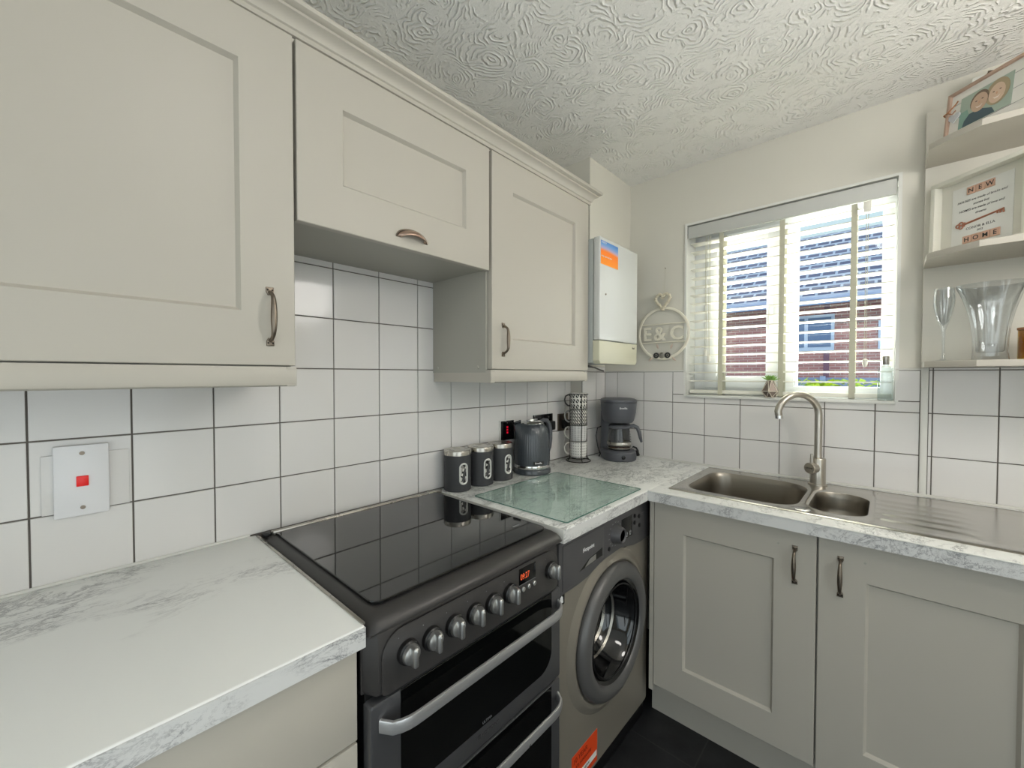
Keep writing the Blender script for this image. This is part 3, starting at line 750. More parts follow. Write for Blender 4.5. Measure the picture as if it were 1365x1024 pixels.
# front sheet with hole and raised rim
b=B()
outer=rrect(WY1-WY0,.655,.012,4,(WY0+WY1)/2,.3925)
hole=[(DCY+.150*math.cos(2*PI*i/48),DCZ+.150*math.sin(2*PI*i/48)) for i in range(48)]
vs=plate_holes(outer,[hole],0,b.bm)
ob=[b.bm.verts.new((x,y,-.022)) for x,y in outer]
bridge(vs[0],ob)
b.xf(LW(WX,0,0)); b.build('front_panel',M['wm'],WM,angle=30)
b=B(); b.lathe([(.262,-.001),(.250,.004),(.240,.010),(.232,.013),(.226,.012),(.222,.006),(.15,.002)],(WX,DCY,DCZ),64,'x',cap0=False,cap1=False)
# keep the rim clear of the control panel
for v in list(b.bm.verts):
    if v.co.z>.708: v.co.x=min(v.co.x,WX+.002)
b.build('rim',M['wm'],WM,angle=50)
b=B(); b.lathe([(.216,.004),(.221,.012),(.219,.024),(.208,.034),(.192,.040),(.176,.038),(.166,.030),(.162,.018),(.155,.012)],(WX,DCY,DCZ),64,'x',cap0=False,cap1=False)
wd=b.build('door',M['wmring'],WM,angle=50)
b=B(); b.lathe([(.165,.028),(.150,.020),(.140,-.01),(.12,-.06),(.085,-.10),(.03,-.115),(.001,-.116)],(WX,DCY,DCZ),48,'x',cap0=False)
b.build('door_glass',M['wmglass'],wd,angle=60)
b=B(); b.lathe([(.150,.021),(.152,.024),(.148,.026),(.145,.022)],(WX,DCY,DCZ),48,'x',cap0=False,cap1=False); b.build('door_inner_ring',M['black'],wd)
b=B(); b.lathe([(.118,-.058),(.121,-.052),(.118,-.048),(.114,-.055)],(WX,DCY,DCZ-.004),48,'x',cap0=False,cap1=False); b.lathe([(.096,-.085),(.10,-.078),(.097,-.074),(.092,-.082)],(WX,DCY,DCZ-.006),48,'x',cap0=False,cap1=False); b.build('drum_ring',M['steel'],wd)
# door grip at right
b=B(); R=[]
for i in range(13):
    a=math.radians(-8+44*i/12); c,s_=math.cos(a),math.sin(a)
    R.append([(WX+.0335,DCY+.176*c,DCZ+.176*s_),(WX+.0375,DCY+.180*c,DCZ+.180*s_),(WX+.0385,DCY+.195*c,DCZ+.195*s_),(WX+.032,DCY+.2125*c,DCZ+.2125*s_),(WX+.02,DCY+.2125*c,DCZ+.2125*s_)])
b.rings(R); b.build('door_grip',M['gloss_black'],wd)
# control panel
PX=WX+.009
b=B()
pl=[(WY0,.706),(-1.02,.707),(-.965,.712),(-.90,.728),(-.86,.736),(-.76,.736),(-.71,.728),(-.66,.716),(-.60,.712),(WY1,.712),(WY1,.858),(WY0,.858)]
b.prism(pl,.0315,LW(WX-.0225,0,0),.003); cpn=b.build('control_panel',M['wmpanel'],WM,angle=30)
b=B(); pl=[(-1.104,.716),(-1.0,.718),(-.955,.724),(-.905,.738),(-.873,.742),(-.873,.846),(-1.104,.846)]
b.prism(pl,.0022,LW(PX,0,0),.001); dw=b.build('detergent_drawer',M['wmpanel'],WM,angle=30)
b=B(); b.prism([(-1.02,.745),(-.885,.752),(-.885,.778),(-.965,.768)],.0012,LW(PX+.0012,0,0)); b.build('drawer_grip',M['gloss_black'],dw,smooth=False)
b=B(); b.prism([(-.99,.748),(-.925,.752),(-.925,.770),(-.962,.766)],.0016,LW(PX+.0014,0,0)); b.build('grip_highlight',M['chrome'],dw,smooth=False)
text('Hotpoint',.0175,LW(PX+.0024,-1.000,.797),.0002,bold=.0001).build('lettering',M['txtw'],dw,smooth=False)
b=B(); KY,KZ=-.795,.796
b.lathe([(.033,0),(.031,.006),(.027,.022),(.0235,.030),(.0215,.0305),(.018,.026),(.001,.025)],(PX,KY,KZ),36,'x'); kd=b.build('dial',M['wmpanel'],WM,angle=40)
b=B(); b.lathe([(.0185,.0262),(.001,.0262)],(PX,KY,KZ),28,'x'); b.build('dial_face',M['black'],kd)
b=B(); 
for i in range(14):
    a=2*PI*i/14+.2; b.box(PX,PX+.0004,KY+.043*math.cos(a)-.004,KY+.043*math.cos(a)+.004,KZ+.040*math.sin(a)-.0012,KZ+.040*math.sin(a)+.0012)
b.build('programme_marks',M['txtg'],cpn,smooth=False)
b=B(); b.box(PX-.001,PX+.0012,-.752,-.672,.757,.832,.001); ds=b.build('display',M['gloss_black'],WM)
b=B()
for y in (-.741,-.714,-.687):
    b.box(PX+.0013,PX+.0016,y-.005,y+.005,.7635,.7655); b.box(PX+.0013,PX+.0016,y-.005,y-.003,.7635,.778); b.box(PX+.0013,PX+.0016,y+.003,y+.005,.769,.778)
b.build('display_symbols',M['txtw'],ds,smooth=False)
bt=B(); bt.lathe([(.0075,0),(.0075,.003),(.006,.004),(.001,.004)],(PX,-.653,.822),16,'x'); bt0=bt.build('button',M['black'],WM)
for y,z in ((-.653,.797),(-.617,.812),(-.612,.778),(-.838,.757)):
    c=bt0.copy(); COL.objects.link(c); c.parent=WM; c.location=(0,y+.653,z-.822)
b=B(); b.box(PX,PX+.0004,-.600,-.572,.817,.8185); b.box(PX,PX+.0004,-.600,-.58,.811,.812); b.build('fine_print',M['txtg'],cpn,smooth=False)
b=B(); b.prism(rrect(.030,.034,.002,2,-1.096,.688),.0008,LW(WX,0,0)); lb=b.build('badge',M['gloss_black'],WM,smooth=False)
b=B(); b.prism([(-1.105,.677),(-1.088,.677),(-1.090,.694),(-1.0965,.699),(-1.103,.694)],.0004,LW(WX+.0009,0,0)); b.build('badge_symbol',M['txtw'],lb,smooth=False)
b=B(); b.box(WX,WX+.0006,-1.040,-.893,.075,.180); st=b.build('sticker',M['orange'],WM,smooth=False)
B().box(WX+.0007,WX+.0009,-1.034,-.897,.093,.112).build('sticker_band',M['paper'],st,smooth=False)
t=text('10 YEAR',.022,LW(WX+.0008,-1.032,.152),.0002,sx=1.0); t.build('lettering',mat('sticker_print',(120,14,6),.5),st,smooth=False)
t=text('PARTS GUARANTEE',.0135,LW(WX+.0008,-1.032,.132),.0002,sx=.85); t.build('lettering',bpy.data.materials['sticker_print'],st,smooth=False)
t=text('REGISTER NOW',.0125,LW(WX+.0011,-1.026,.098),.0002,sx=.95); t.build('lettering',M['txtd'],st,smooth=False)
B().box(.50,WX-.008,WY0+.004,WY1-.004,.0,.06,.002).build('kick_panel',M['black'],WM)
# ---------------------------------------------------------------- glass board
GB=thing('worktop_saver',(.375,-.846,WT+.001),'green-tinted glass worktop saver on the worktop by the cooker','worktop saver')
b=B(); b.prism(rrect(.392,.482,.008,4,.376,-.847),.004,Matrix.Translation((0,0,WT+.002))); b.build('glass',M['board'],GB,smooth=False)
b=B(); P=rrect(.393,.483,.008,4,.376,-.847); b.tube([(x,y,WT+.004) for x,y in P],.0014,6,closed=True); b.build('glass_edge',M['boardedge'],GB)
for x,y in ((.20,-1.07),(.55,-1.07),(.20,-.62),(.55,-.62)): B().lathe([(.006,0),(.006,.002)],(x,y,WT),12).build('rubber_foot',M['white'],GB)
# ---------------------------------------------------------------- canisters
CN=thing('storage_canister',(.058,-1.062,WT),'charcoal storage canister nearest the cooker, in front of the other two','canister','charcoal canisters')
b=B(); b.lathe([(.046,0),(.0500,.002),(.0505,.006),(.0505,.132),(.049,.134)],(.058,-1.062,WT),48); b.build('canister_body',M['canister'],CN)
b=B(); b.lathe([(.0515,.133),(.0515,.147),(.0505,.1495),(.047,.151),(.044,.1502),(.001,.1502)],(.058,-1.062,WT),48); b.build('lid',M['steel'],CN)
def on_cyl(cx,cy,r,a,z): return (cx+r*math.cos(a),cy+r*math.sin(a),z)
def oval_win(parent,cx,cy,r,a0,zc):
    ring=[];w,h=.0145,.037
    for i in range(40):
        t=2*PI*i/40; c,s_=math.cos(t),math.sin(t); u=w*c; v=(h-w)*(1 if s_>0 else -1)*(1 if abs(s_)>.02 else 0)+w*s_
        ring.append((u,v))
    b=B(); b.tube([on_cyl(cx,cy,r+.0006,a0+u/r,zc+v) for u,v in ring],.0033,8,closed=True); wf_=b.build('window_rim',M['rimw'],parent)
    b=B(); vs=[b.bm.verts.new(on_cyl(cx,cy,r+.0007,a0+u/r,zc+v)) for u,v in ring]; b.bm.faces.new(vs)
    return b.build('window',M['canwin'],parent,smooth=False)
def canwin():
    m=mat('canister_contents',(60,58,56),.15); k=N(m); p=k.geo()
    vo=k.t.nodes.new('ShaderNodeTexVoronoi'); vo.inputs['Scale'].default_value=85; k.l(p,vo.inputs['Vector'])
    sp=k.t.nodes.new('ShaderNodeSeparateColor'); k.l(vo.outputs['Color'],sp.inputs[0])
    k.l(k.ramp(sp.outputs[0],[(0,(30,30,32)),(.45,(66,64,62)),(.7,(150,148,144)),(1,(214,212,206))]),k.b.inputs['Base Color']); return m
M['canwin']=canwin(); M['rimw']=mat('polished_pale_rim',(214,214,210),.25,.2)
oval_win(CN,.058,-1.062,.0505,math.radians(-14),WT+.067)
c=copy_tree(CN); c.location=(.062,-.947,WT); c.rotation_euler=(0,0,math.radians(4)); c['label']='middle charcoal storage canister of the three by the tiles'
c=copy_tree(CN); c.location=(.064,-.836,WT); c.rotation_euler=(0,0,math.radians(7)); c['label']='charcoal storage canister beside the kettle, under the red-lit switch'
# ---------------------------------------------------------------- kettle
KX,KYY=.088,-.660
KT=thing('kettle',(KX,KYY,WT),'dark grey ribbed electric kettle beside the canisters','kettle')
b=B(); b.lathe([(.078,0),(.083,.003),(.083,.016),(.080,.022),(.076,.024)],(KX,KYY,WT),48); b.build('kettle_base',M['charcoal'],KT)
b=B(); b.lathe([(.0765,.024),(.0785,.027),(.0785,.038),(.077,.041)],(KX,KYY,WT),48,cap0=False,cap1=False); b.build('steel_band',M['chrome'],KT)
b=B(); R=[]
seg=144
pr=[(.0775,.040),(.0782,.06),(.0780,.09),(.0768,.12),(.0745,.150),(.0705,.178),(.064,.199),(.056,.212),(.050,.217)]
sa=math.radians(-116)
for r,h in pr:
    ring=[]
    for i in range(seg):
        a=2*PI*i/seg; rib=.0011*math.cos(a*48) if .05<h<.19 else 0
        da=(a-sa+PI)%(2*PI)-PI; sp=0
        if h>.165: sp=.025*math.exp(-(da/.30)**2)*min(1,(h-.165)/.04)
        ring.append((KX+(r+rib+sp)*math.cos(a),KYY+(r+rib+sp)*math.sin(a),WT+h+ (.004 if sp>.01 else 0)))
    R.append(ring)
b.rings(R); b.build('kettle_body',M['charcoal'],KT,angle=60)
b=B(); sx_,sy_=math.cos(sa),math.sin(sa); b.tube([(KX+sx_*.058,KYY+sy_*.058,WT+.2215),(KX+sx_*.088,KYY+sy_*.088,WT+.2195)],[.016,.007],12,flat=.6); b.build('spout_opening',M['gloss_black'],KT)
b=B(); b.lathe([(.0505,.214),(.052,.218),(.050,.222),(.042,.2265),(.034,.228),(.001,.229)],(KX,KYY,WT),40); ktl=b.build('kettle_lid',M['chrome'],KT)
b=B(); b.box(KX-.010,KX+.010,KYY-.03,KYY+.03,WT+.228,WT+.2345,.003); b.build('lid_grip',M['chrome'],ktl)
ha=math.radians(82); hx,hy=math.cos(ha),math.sin(ha)
b=B(); pts=[(.050,.218),(.070,.226),(.090,.222),(.104,.205),(.111,.175),(.112,.140),(.106,.100),(.094,.070),(.078,.058)]
b.tube([(KX+hx*r,KYY+hy*r,WT+h) for r,h in pts],[.010,.0105,.011,.0115,.012,.0115,.011,.010,.009],14,flat=.85); kh=b.build('kettle_handle',M['cm'],KT)
b=B(); b.tube([(KX+hx*(r+.009),KYY+hy*(r+.009),WT+h+.002) for r,h in pts[1:-1]],.0035,8); b.build('handle_trim',M['chrome'],kh)
fa=math.radians(-30)
fm=frame((KX+.0795*math.cos(fa),KYY+.0795*math.sin(fa),WT+.050),(-math.sin(fa),math.cos(fa),0),(0,0,1),(math.cos(fa),math.sin(fa),0))
b=B(); b.prism(rrect(.046,.015,.002,3,0,.004),.0012,fm@Matrix.Translation((0,0,-.001))); lb=b.build('badge',M['black'],KT,smooth=False)
text('Breville',.0105,fm@Matrix.Translation((0,.001,.0006)),.0002,'CENTER',bold=.0002).build('lettering',M['txtw'],lb,smooth=False)
# kettle lead
b=B(); b.tube([(.03,-.60,WT+.006),(.03,-.54,WT+.005),(.025,-.48,WT+.006),(.012,-.45,WT+.03),(.010,-.44,1.06)],.0035,8); tag(b.build('power_cord',M['black']),'black power cord rising behind the kettle to the socket','cable')
# ---------------------------------------------------------------- mug tower
MX,MY=.106,-.318
MR=thing('mug_stand',(MX,MY,WT),'dark wire stand holding four stacked mugs by the wall','mug stand')
b=B(); b.tube([(MX+.060*math.cos(2*PI*i/40),MY+.060*math.sin(2*PI*i/40),WT+.003) for i in range(40)],.0024,8,closed=True)
b.tube([(MX+.044*math.cos(2*PI*i/40),MY+.044*math.sin(2*PI*i/40),WT+.017) for i in range(40)],.0018,8,closed=True)
b.build('base_ring',M['wire'],MR)
va=[math.radians(-38),math.radians(-118),math.radians(62),math.radians(142)]
for a in va:
    c,s_=math.cos(a),math.sin(a); b=B()
    b.tube([(MX+.060*c,MY+.060*s_,WT+.003),(MX+.052*c,MY+.052*s_,WT+.014),(MX+.0475*c,MY+.0475*s_,WT+.022),(MX+.0475*c,MY+.0475*s_,WT+.31),(MX+.0475*c,MY+.0475*s_,WT+.335)],.0020,8); b.build('upright',M['wire'],MR)
b=B(); b.tube([(MX+.0475*math.cos(2*PI*i/40),MY+.0475*math.sin(2*PI*i/40),WT+.335) for i in range(40)],.0020,8,closed=True); b.build('top_ring',M['wire'],MR)
b=B(); 
for a in (0,PI/2): b.tube([(MX+.044*math.cos(a),MY+.044*math.sin(a),WT+.017),(MX-.044*math.cos(a),MY-.044*math.sin(a),WT+.017)],.0016,6)
b.build('base_wires',M['wire'],MR)
mlab=['topmost mug in the wire stand, bold black geometric pattern','second mug down in the wire stand, small dark pattern','third mug down in the wire stand, pale grey speckled','lowest mug in the wire stand, white with fine grey dots']
mm=[mug_mat(i) for i in range(4)]
hm=[M['anth'],mat('mug_handle_grey',(150,150,148),.3),mat('mug_handle_pale',(190,188,180),.3),mat('mug_handle_white',(222,220,212),.3)]
for i in range(4):
    z0=WT+.0195+.0808*(3-i)
    mg=thing('mug',(MX,MY,z0),mlab[i],'mug','mugs stacked in the wire stand')
    b=B(); b.lathe([(.034,0),(.0385,.003),(.0405,.012),(.0425,.070),(.0430,.0785),(.0412,.0785),(.0402,.070),(.038,.012),(.001,.008)],(MX,MY,z0),40,cap1=False); b.build('mug_body',mm[i],mg,angle=50)
    a=math.radians(212); c,s_=math.cos(a),math.sin(a); b=B()
    b.tube([(MX+c*r,MY+s_*r,z0+h) for r,h in ((.040,.066),(.052,.069),(.064,.062),(.069,.045),(.065,.027),(.053,.015),(.040,.014))],[.0045,.0042,.004,.004,.004,.0042,.0048],10); b.build('mug_handle',hm[i],mg)
# ---------------------------------------------------------------- coffee maker
CMX,CMY=.222,-.125; fa=math.radians(-48)
CMr=thing('coffee_maker',(CMX,CMY,WT),'dark grey filter coffee maker standing in the worktop corner','coffee maker',rz=0)
Rz=Matrix.Translation((CMX,CMY,WT))@Matrix.Rotation(fa+PI/2,4,'Z')   # local -Y = front
def cmb(b,name,mt,parent=CMr,**k): b.xf(Rz); return b.build(name,M[mt] if isinstance(mt,str) else mt,parent,**k)
def oval(w,dv,z,cy=0,n=40,p=2.6):
    P=[]
    for i in range(n):
        t=2*PI*i/n; c,s_=math.cos(t),math.sin(t)
        P.append((w*math.copysign(abs(c)**(2/p),c),cy+dv*math.copysign(abs(s_)**(2/p),s_),z))
    return P
b=B(); b.rings([oval(.078,.098,0),oval(.084,.104,.006),oval(.086,.106,.02),oval(.084,.104,.042),oval(.076,.096,.050),oval(.06,.08,.052)]); cmb(b,'base',"cm")
b=B(); b.rings([oval(.077,.036,.03,.060),oval(.074,.034,.12,.062),oval(.076,.036,.24,.060)]); cmb(b,'column','cm')
b=B(); b.rings([oval(.068,.080,.190,.006),oval(.074,.088,.200,.004),oval(.082,.098,.240,0),oval(.086,.101,.285,0),oval(.087,.102,.292,0)]); cmb(b,'brew_head','cm')
b=B(); b.rings([oval(.087,.102,.294,0),oval(.088,.103,.299,0),oval(.086,.101,.306,0),oval(.076,.09,.311,0),oval(.05,.06,.313,0)]); cmb(b,'lid','cm')
b=B(); b.rings([oval(.050,.052,.186,-.018),oval(.054,.056,.192,-.018)]); cmb(b,'filter_outlet','black')
b=B(); b.tube([(.0,-.1035,.024),(.0,-.109,.024),(.0,-.110,.024)],[.0095,.0095,.006],20); cmb(b,'power_button','gloss_black')
b=B(); b.lathe([(.055,.0),(.055,.004)],(0,-.022,.052),32); cmb(b,'hot_plate','black')
lt=text('Breville',.0125,FW(0,-.1005,.262),.0002,'CENTER',bold=.0002); cmb(lt,'lettering','txtw',smooth=False)
b=B(); b.tube([(-.078,.05,.16),(-.095,.06,.150),(-.104,.05,.11),(-.100,.03,.06),(-.088,.02,.02),(-.092,.03,.005)],.003,8); cmb(b,'power_lead','black')
b=B(); b.tube([(.082,.03,.012),(.096,.02,.02),(.108,.015,.035),(.100,.02,.05),(.088,.03,.055),(.083,.03,.05)],.0045,8); b.tube([(.108,.012,.012),(.1,.012,.04)],[.009,.007],10); cmb(b,'cord_wrap','black')
CF=thing('coffee_jug',(CMX,CMY,WT+.056),'glass coffee jug with grey handle on the hot plate','jug')
b=B(); b.lathe([(.050,0),(.0565,.006),(.060,.03),(.0585,.062),(.053,.090),(.0505,.104),(.0520,.110)],(0,-.022,.0565),48,cap0=True,cap1=False)
b.xf(Rz); b.build('jug_glass',M['carafe'],CF,angle=60)
b=B(); b.lathe([(.0600,.020),(.0612,.022),(.0606,.034),(.0592,.036)],(0,-.022,.0565),48,cap0=False,cap1=False); b.lathe([(.0515,0),(.0575,.004),(.0575,.007),(.052,.003)],(0,-.022,.0565),48,cap0=False,cap1=False); b.xf(Rz); b.build('jug_band',M['steel'],CF)
b=B(); b.lathe([(.0540,.0),(.0575,.010),(.001,.010)],(0,-.022,.0580),40); b.xf(Rz); b.build('coffee',M['coffee'],CF)
b=B(); b.lathe([(.053,.104),(.0545,.108),(.053,.116),(.045,.121),(.001,.123)],(0,-.022,.0565),48); b.xf(Rz); b.build('jug_lid',M['cm'],CF)
b=B(); ah=math.radians(-12); c,s_=math.cos(ah),math.sin(ah)
b.tube([(c*r,-.022+s_*r,.0565+h) for r,h in ((.050,.113),(.070,.117),(.088,.108),(.097,.085),(.104,.055),(.110,.034))],[.009,.010,.0105,.010,.009,.006],12,flat=.9); b.xf(Rz); b.build('jug_handle',M['cm'],CF)
b=B()
for i in range(6):
    h=.03+.013*i; a=math.radians(-38); r=.0602-.0001*i*i
    c_=(r*math.cos(a),-.022+r*math.sin(a)); b.box(c_[0]-.0025,c_[0]+.0025,c_[1]-.002,c_[1]+.002,.0565+h,.0565+h+.002)
b.xf(Rz); b.build('level_marks',M['txtw'],CF,smooth=False)
lt=text('Breville',.0095,FW(0.012,-.0838,.0565+.028),.0002,'CENTER',bold=.0002); lt.xf(Rz); lt.build('lettering',M['txtw'],CF,smooth=False)
# ---------------------------------------------------------------- switches and sockets
SW=thing('cooker_switch',(.0,-2.035,1.043),'tall white cooker switch with red rocker on the tiles','switch')
b=B(); b.box(.0,.0045,-2.092,-1.962,1.052,1.172,.001); b.build('backing_tile',M['tile'],SW)
b=B(); b.box(.0045,.013,-2.0755,-1.9945,1.043,1.190,.0022); b.build('switch_plate',M['socketw'],SW)
b=B(); b.box(.013,.0165,-2.0435,-2.0255,1.1045,1.126,.001); b.build('rocker',M['red'],SW)
for z in (1.060,1.173):
    b=B(); b.lathe([(.0042,0),(.0038,.0012),(.001,.0014)],(.013,-2.0345,z),12,'x'); b.build('screw',M['pewter'],SW)
s1=thing('wall_switch',(.0,-.738,1.05),'black switched plate with red light between canisters and kettle','switch')
b=B(); b.box(.0,.007,-.781,-.694,1.050,1.139,.001); b.build('back_plate',M['white'],s1)
b=B(); b.box(.007,.012,-.776,-.695,1.051,1.136,.0015); b.build('switch_plate',M['gloss_black'],s1)
b=B()
for dz in (0,.012,.024): b.box(.012,.0128,-.744,-.7435+.010,1.080+dz,1.088+dz)
b.build('neon',M['redglow'],s1,smooth=False)
b=B(); b.lathe([(.003,0),(.001,.001)],(.012,-.7385,1.127),10,'x').build('screw',M['pewter'],s1)
s2=thing('socket',(.0,-.47,1.05),'black double socket on the tiles behind the kettle','socket')
b=B(); b.box(.0,.009,-.548,-.402,1.060,1.146,.0015); b.build('socket_plate',M['gloss_black'],s2)
for y in (-.51,-.44):
    b=B(); b.box(.009,.012,y-.006,y+.006,1.118,1.134,.001); b.build('rocker',M['black'],s2)
b=B(); b.box(.009,.040,-.462,-.418,1.068,1.112,.005); b.build('plug',M['black'],s2)
s3=thing('socket',(.0,-.31,1.05),'black single socket partly hidden behind the mug stand','socket')
b=B(); b.box(.0,.009,-.352,-.268,1.050,1.139,.0015); b.build('socket_plate',M['pewter'],s3)
b=B(); b.box(.009,.034,-.328,-.284,1.062,1.108,.005); b.build('plug',M['black'],s3)
# ---------------------------------------------------------------- boiler
BO=thing('boiler',(.2,-.36,1.386),'white combi boiler with orange sticker on the wall by the window','boiler')
b=B(); b.box(.076,.318,-.534,-.188,1.390,1.918,.004); b.build('boiler_case',M['boilers'],BO)
b=B(); b.box(.320,.352,-.5365,-.1865,1.487,1.921,.006,3); b.build('front_cover',M['boilerw'],BO)
b=B(); b.prism([(-.5365,1.400),(-.5365,1.4845),(-.1865,1.4845),(-.1865,1.400),(-.20,1.386),(-.525,1.386)],.031,LW(.320,0,0),.004); b.build('lower_panel',M['boilerc'],BO,angle=30)
b=B(); b.box(.352,.3528,-.530,-.382,1.806,1.905); sk=b.build('sticker',None,BO,smooth=False)
def stk():
    m=mat('sticker_sky_orange',(255,140,30),.4); k=N(m); s=k.t.nodes.new('ShaderNodeSeparateXYZ'); k.l(k.geo(),s.inputs[0])
    f=k.m('DIVIDE',k.m('SUBTRACT',k.m('ADD',s.outputs[2],k.m('MULTIPLY',k.m('SINE',k.m('MULTIPLY',s.outputs[1],16)),.006)),1.806),.1)
    k.l(k.ramp(f,[(0,(255,150,20)),(.50,(255,128,20)),(.56,(236,150,110)),(.64,(178,170,206)),(.78,(110,160,214)),(1,(64,126,200))]),k.b.inputs['Base Color']); return m
sk.data.materials.clear(); sk.data.materials.append(stk())
text('ENERGY',.010,LW(.3530,-.524,1.895),.0002,sx=1.1).build('lettering',M['txtw'],sk,smooth=False)
text('keep warm all year',.0115,LW(.3530,-.526,1.838),.0002,shear=.2).build('lettering',M['txtw'],sk,smooth=False)
b=B(); b.lathe([(.004,0),(.004,.002),(.001,.002)],(.352,-.487,1.683),12,'x').build('screw',M['pewter'],BO)
text('ideal',.013,LW(.3516,-.226,1.461),.0002,'CENTER').build('lettering',M['txtd'],BO,smooth=False)
b=B(); b.tube([(.26,-.53,1.386),(.24,-.46,1.379),(.20,-.36,1.378),(.14,-.22,1.376),(.10,-.10,1.366),(.079,-.03,1.362)],[.006,.006,.005,.0045,.004,.004],8)
b.build('cable',M['black'],BO)
# ---------------------------------------------------------------- initials ring and heart on the window wall
RG=thing('initials_sign',(.405,-.002,1.42),'cream metal ring sign reading E&C hung on the wall','sign')
rc=(.405,1.549); rr=.127; n=64
b=B(); b.tube([(rc[0]+rr*math.cos(2*PI*i/n),-.008,rc[1]+rr*math.sin(2*PI*i/n)) for i in range(n)],.0068,8,closed=True,flat=.55,upv=(0,1,0)); b.build('ring',M['cream_iron'],RG)
b=B(); w=math.sqrt(rr**2-.045**2)
for dz in (-.045,.047): b.tube([(rc[0]-.1185,-.008,rc[1]+dz),(rc[0]+.1185,-.008,rc[1]+dz)],.0028,8)
b.build('crossbars',M['cream_iron'],RG)
for ch,x,s_ in (('E',.300,.098),('&',.358,.098),('C',.440,.098)):
    text(ch,s_,FW(x,-.012,rc[1]-.034),.003,bold=.0010,sx=1.0).build('letter',M['cream_iron'],RG,smooth=False)
for i,(x,mt) in enumerate(((.372,'txtd'),(.401,'steel'),(.430,'txtd'))):
    b=B(); b.tube([(x+.011*math.cos(2*PI*k/16),-.012,1.438+.011*math.sin(2*PI*k/16)) for k in range(16)],.0042,8,closed=True); b.lathe([(.005,-.002),(.003,-.006),(.001,-.007)],(x,-.012,1.438),10,'y'); b.build('flower',M[mt],RG)
b=B()
for x,z,a in ((.352,1.428,-2.4),(.452,1.428,-.75),(.445,1.470,1.2),(.382,1.472,1.9)):
    b.tube([(x,-.011,z),(x+.014*math.cos(a),-.012,z+.014*math.sin(a)),(x+.028*math.cos(a),-.011,z+.028*math.sin(a))],[.002,.006,.0008],8,flat=.3,upv=(0,1,0))
b.build('leaf_sprigs',mat('dusty_pink_petal',(206,186,172),.6),RG)
HT=thing('wicker_heart',(.408,-.004,1.66),'small cream wicker heart hanging on a string above the E&C sign','heart decoration')
b=B(); P=[]
for i in range(60):
    t=2*PI*i/60; x=16*math.sin(t)**3; y=13*math.cos(t)-5*math.cos(2*t)-2*math.cos(3*t)-math.cos(4*t)
    P.append((.408+x*.0022,-.022,1.712+y*.0027))
def jit(P,a): return [(x+random.uniform(-a,a),y+random.uniform(-a,a),z+random.uniform(-a,a)) for x,y,z in P]
for k in range(3): b.tube(jit(P,.0022),[.0062+.0018*math.sin(i*2.1+k) for i in range(60)],6,closed=True)
b.build('heart_weave',M['wicker'],HT)
B().tube([(.408,-.014,1.729),(.410,-.006,1.80),(.411,-.002,1.877)],.0007,6).build('string',M['tape'],HT)
B().tube([(.411,.006,1.877),(.411,-.006,1.878)],.0016,8).build('nail',M['pewter'],HT)
# ---------------------------------------------------------------- sill things
PT=thing('potted_succulent',(.885,.055,WZ0),'green succulent in faceted grey pot on the window sill','plant')
px,py=.874,-.004
PT.location=(px,py,WZ0)
b=B(); R=[]
for r,h,o in ((.020,0,0),(.0335,.026,.5),(.013,.072,0)):
    R.append([(px+r*math.cos(2*PI*(i+o)/6),py+r*math.sin(2*PI*(i+o)/6),WZ0+h) for i in range(6)])
b.bm.faces.new([b.bm.verts.new(p) for p in R[0]][::-1])
b.bm.free(); b=B()
V=[[b.bm.verts.new(p) for p in r] for r in R]
b.bm.faces.new(V[0][::-1]); b.bm.faces.new(V[2])
for i in range(6):
    j=(i+1)%6
    b.bm.faces.new((V[0][i],V[0][j],V[1][i])); b.bm.faces.new((V[0][j],V[1][j],V[1][i]))
    b.bm.faces.new((V[1][i],V[1][j],V[2][j])); b.bm.faces.new((V[1][i],V[2][j],V[2][i]))
potm=mat('geometric_pot',(120,108,98),.3,.4); pg=b.build('pot',potm,PT,smooth=False)
b=B()
for i in range(6):
    j=(i+1)%6
    for a,c in ((R[0][i],R[1][i]),(R[0][j],R[1][i]),(R[1][i],R[1][j]),(R[1][i],R[2][i]),(R[1][i],R[2][j]),(R[0][i],R[0][j]),(R[2][i],R[2][j])): b.tube([a,c],.0013,6)
b.build('pot_edges',mat('pale_pot_edge',(214,206,190),.4),pg)
b=B(); random.seed(3)
for i in range(26):
    a=2.4*i; el=.15+.045*i; L=.040-.0009*i; q=.9+.2*random.random()
    dx_,dy_=math.cos(a),math.sin(a)
    P=[]; 
    for k in range(6):
        t=k/5; P.append((px+dx_*L*q*t*math.cos(el),py+dy_*L*q*t*math.cos(el)*.8,WZ0+.072+L*q*t*math.sin(el)*1.0+.004*t*t))
    b.tube(P,[.003,.0042,.0042,.0034,.0022,.0004],6,flat=.5)
b.build('leaves',M['leaf'],PT)
BT=thing('glass_bottle',(1.238,.0,WZ0),'clear glass bottle with grey cap standing on the window sill','bottle')
bx_,by_=1.240,-.0 ; BT.location=(bx_,.0,WZ0)
b=B(); b.rings([[(bx_+x,.006+y*.75,WZ0+h) for x,y in rrect(w*2,w*2,.006,3)] for w,h in ((.0195,0),(.0215,.004),(.0215,.118),(.019,.126),(.009,.129),(.009,.138))]); b.build('bottle_body',M['bottle'],BT,angle=50)
b=B(); b.lathe([(.0095,.134),(.0105,.136),(.0105,.163),(.009,.165)],(bx_,.006,WZ0),20); b.build('cap',M['steel'],BT)
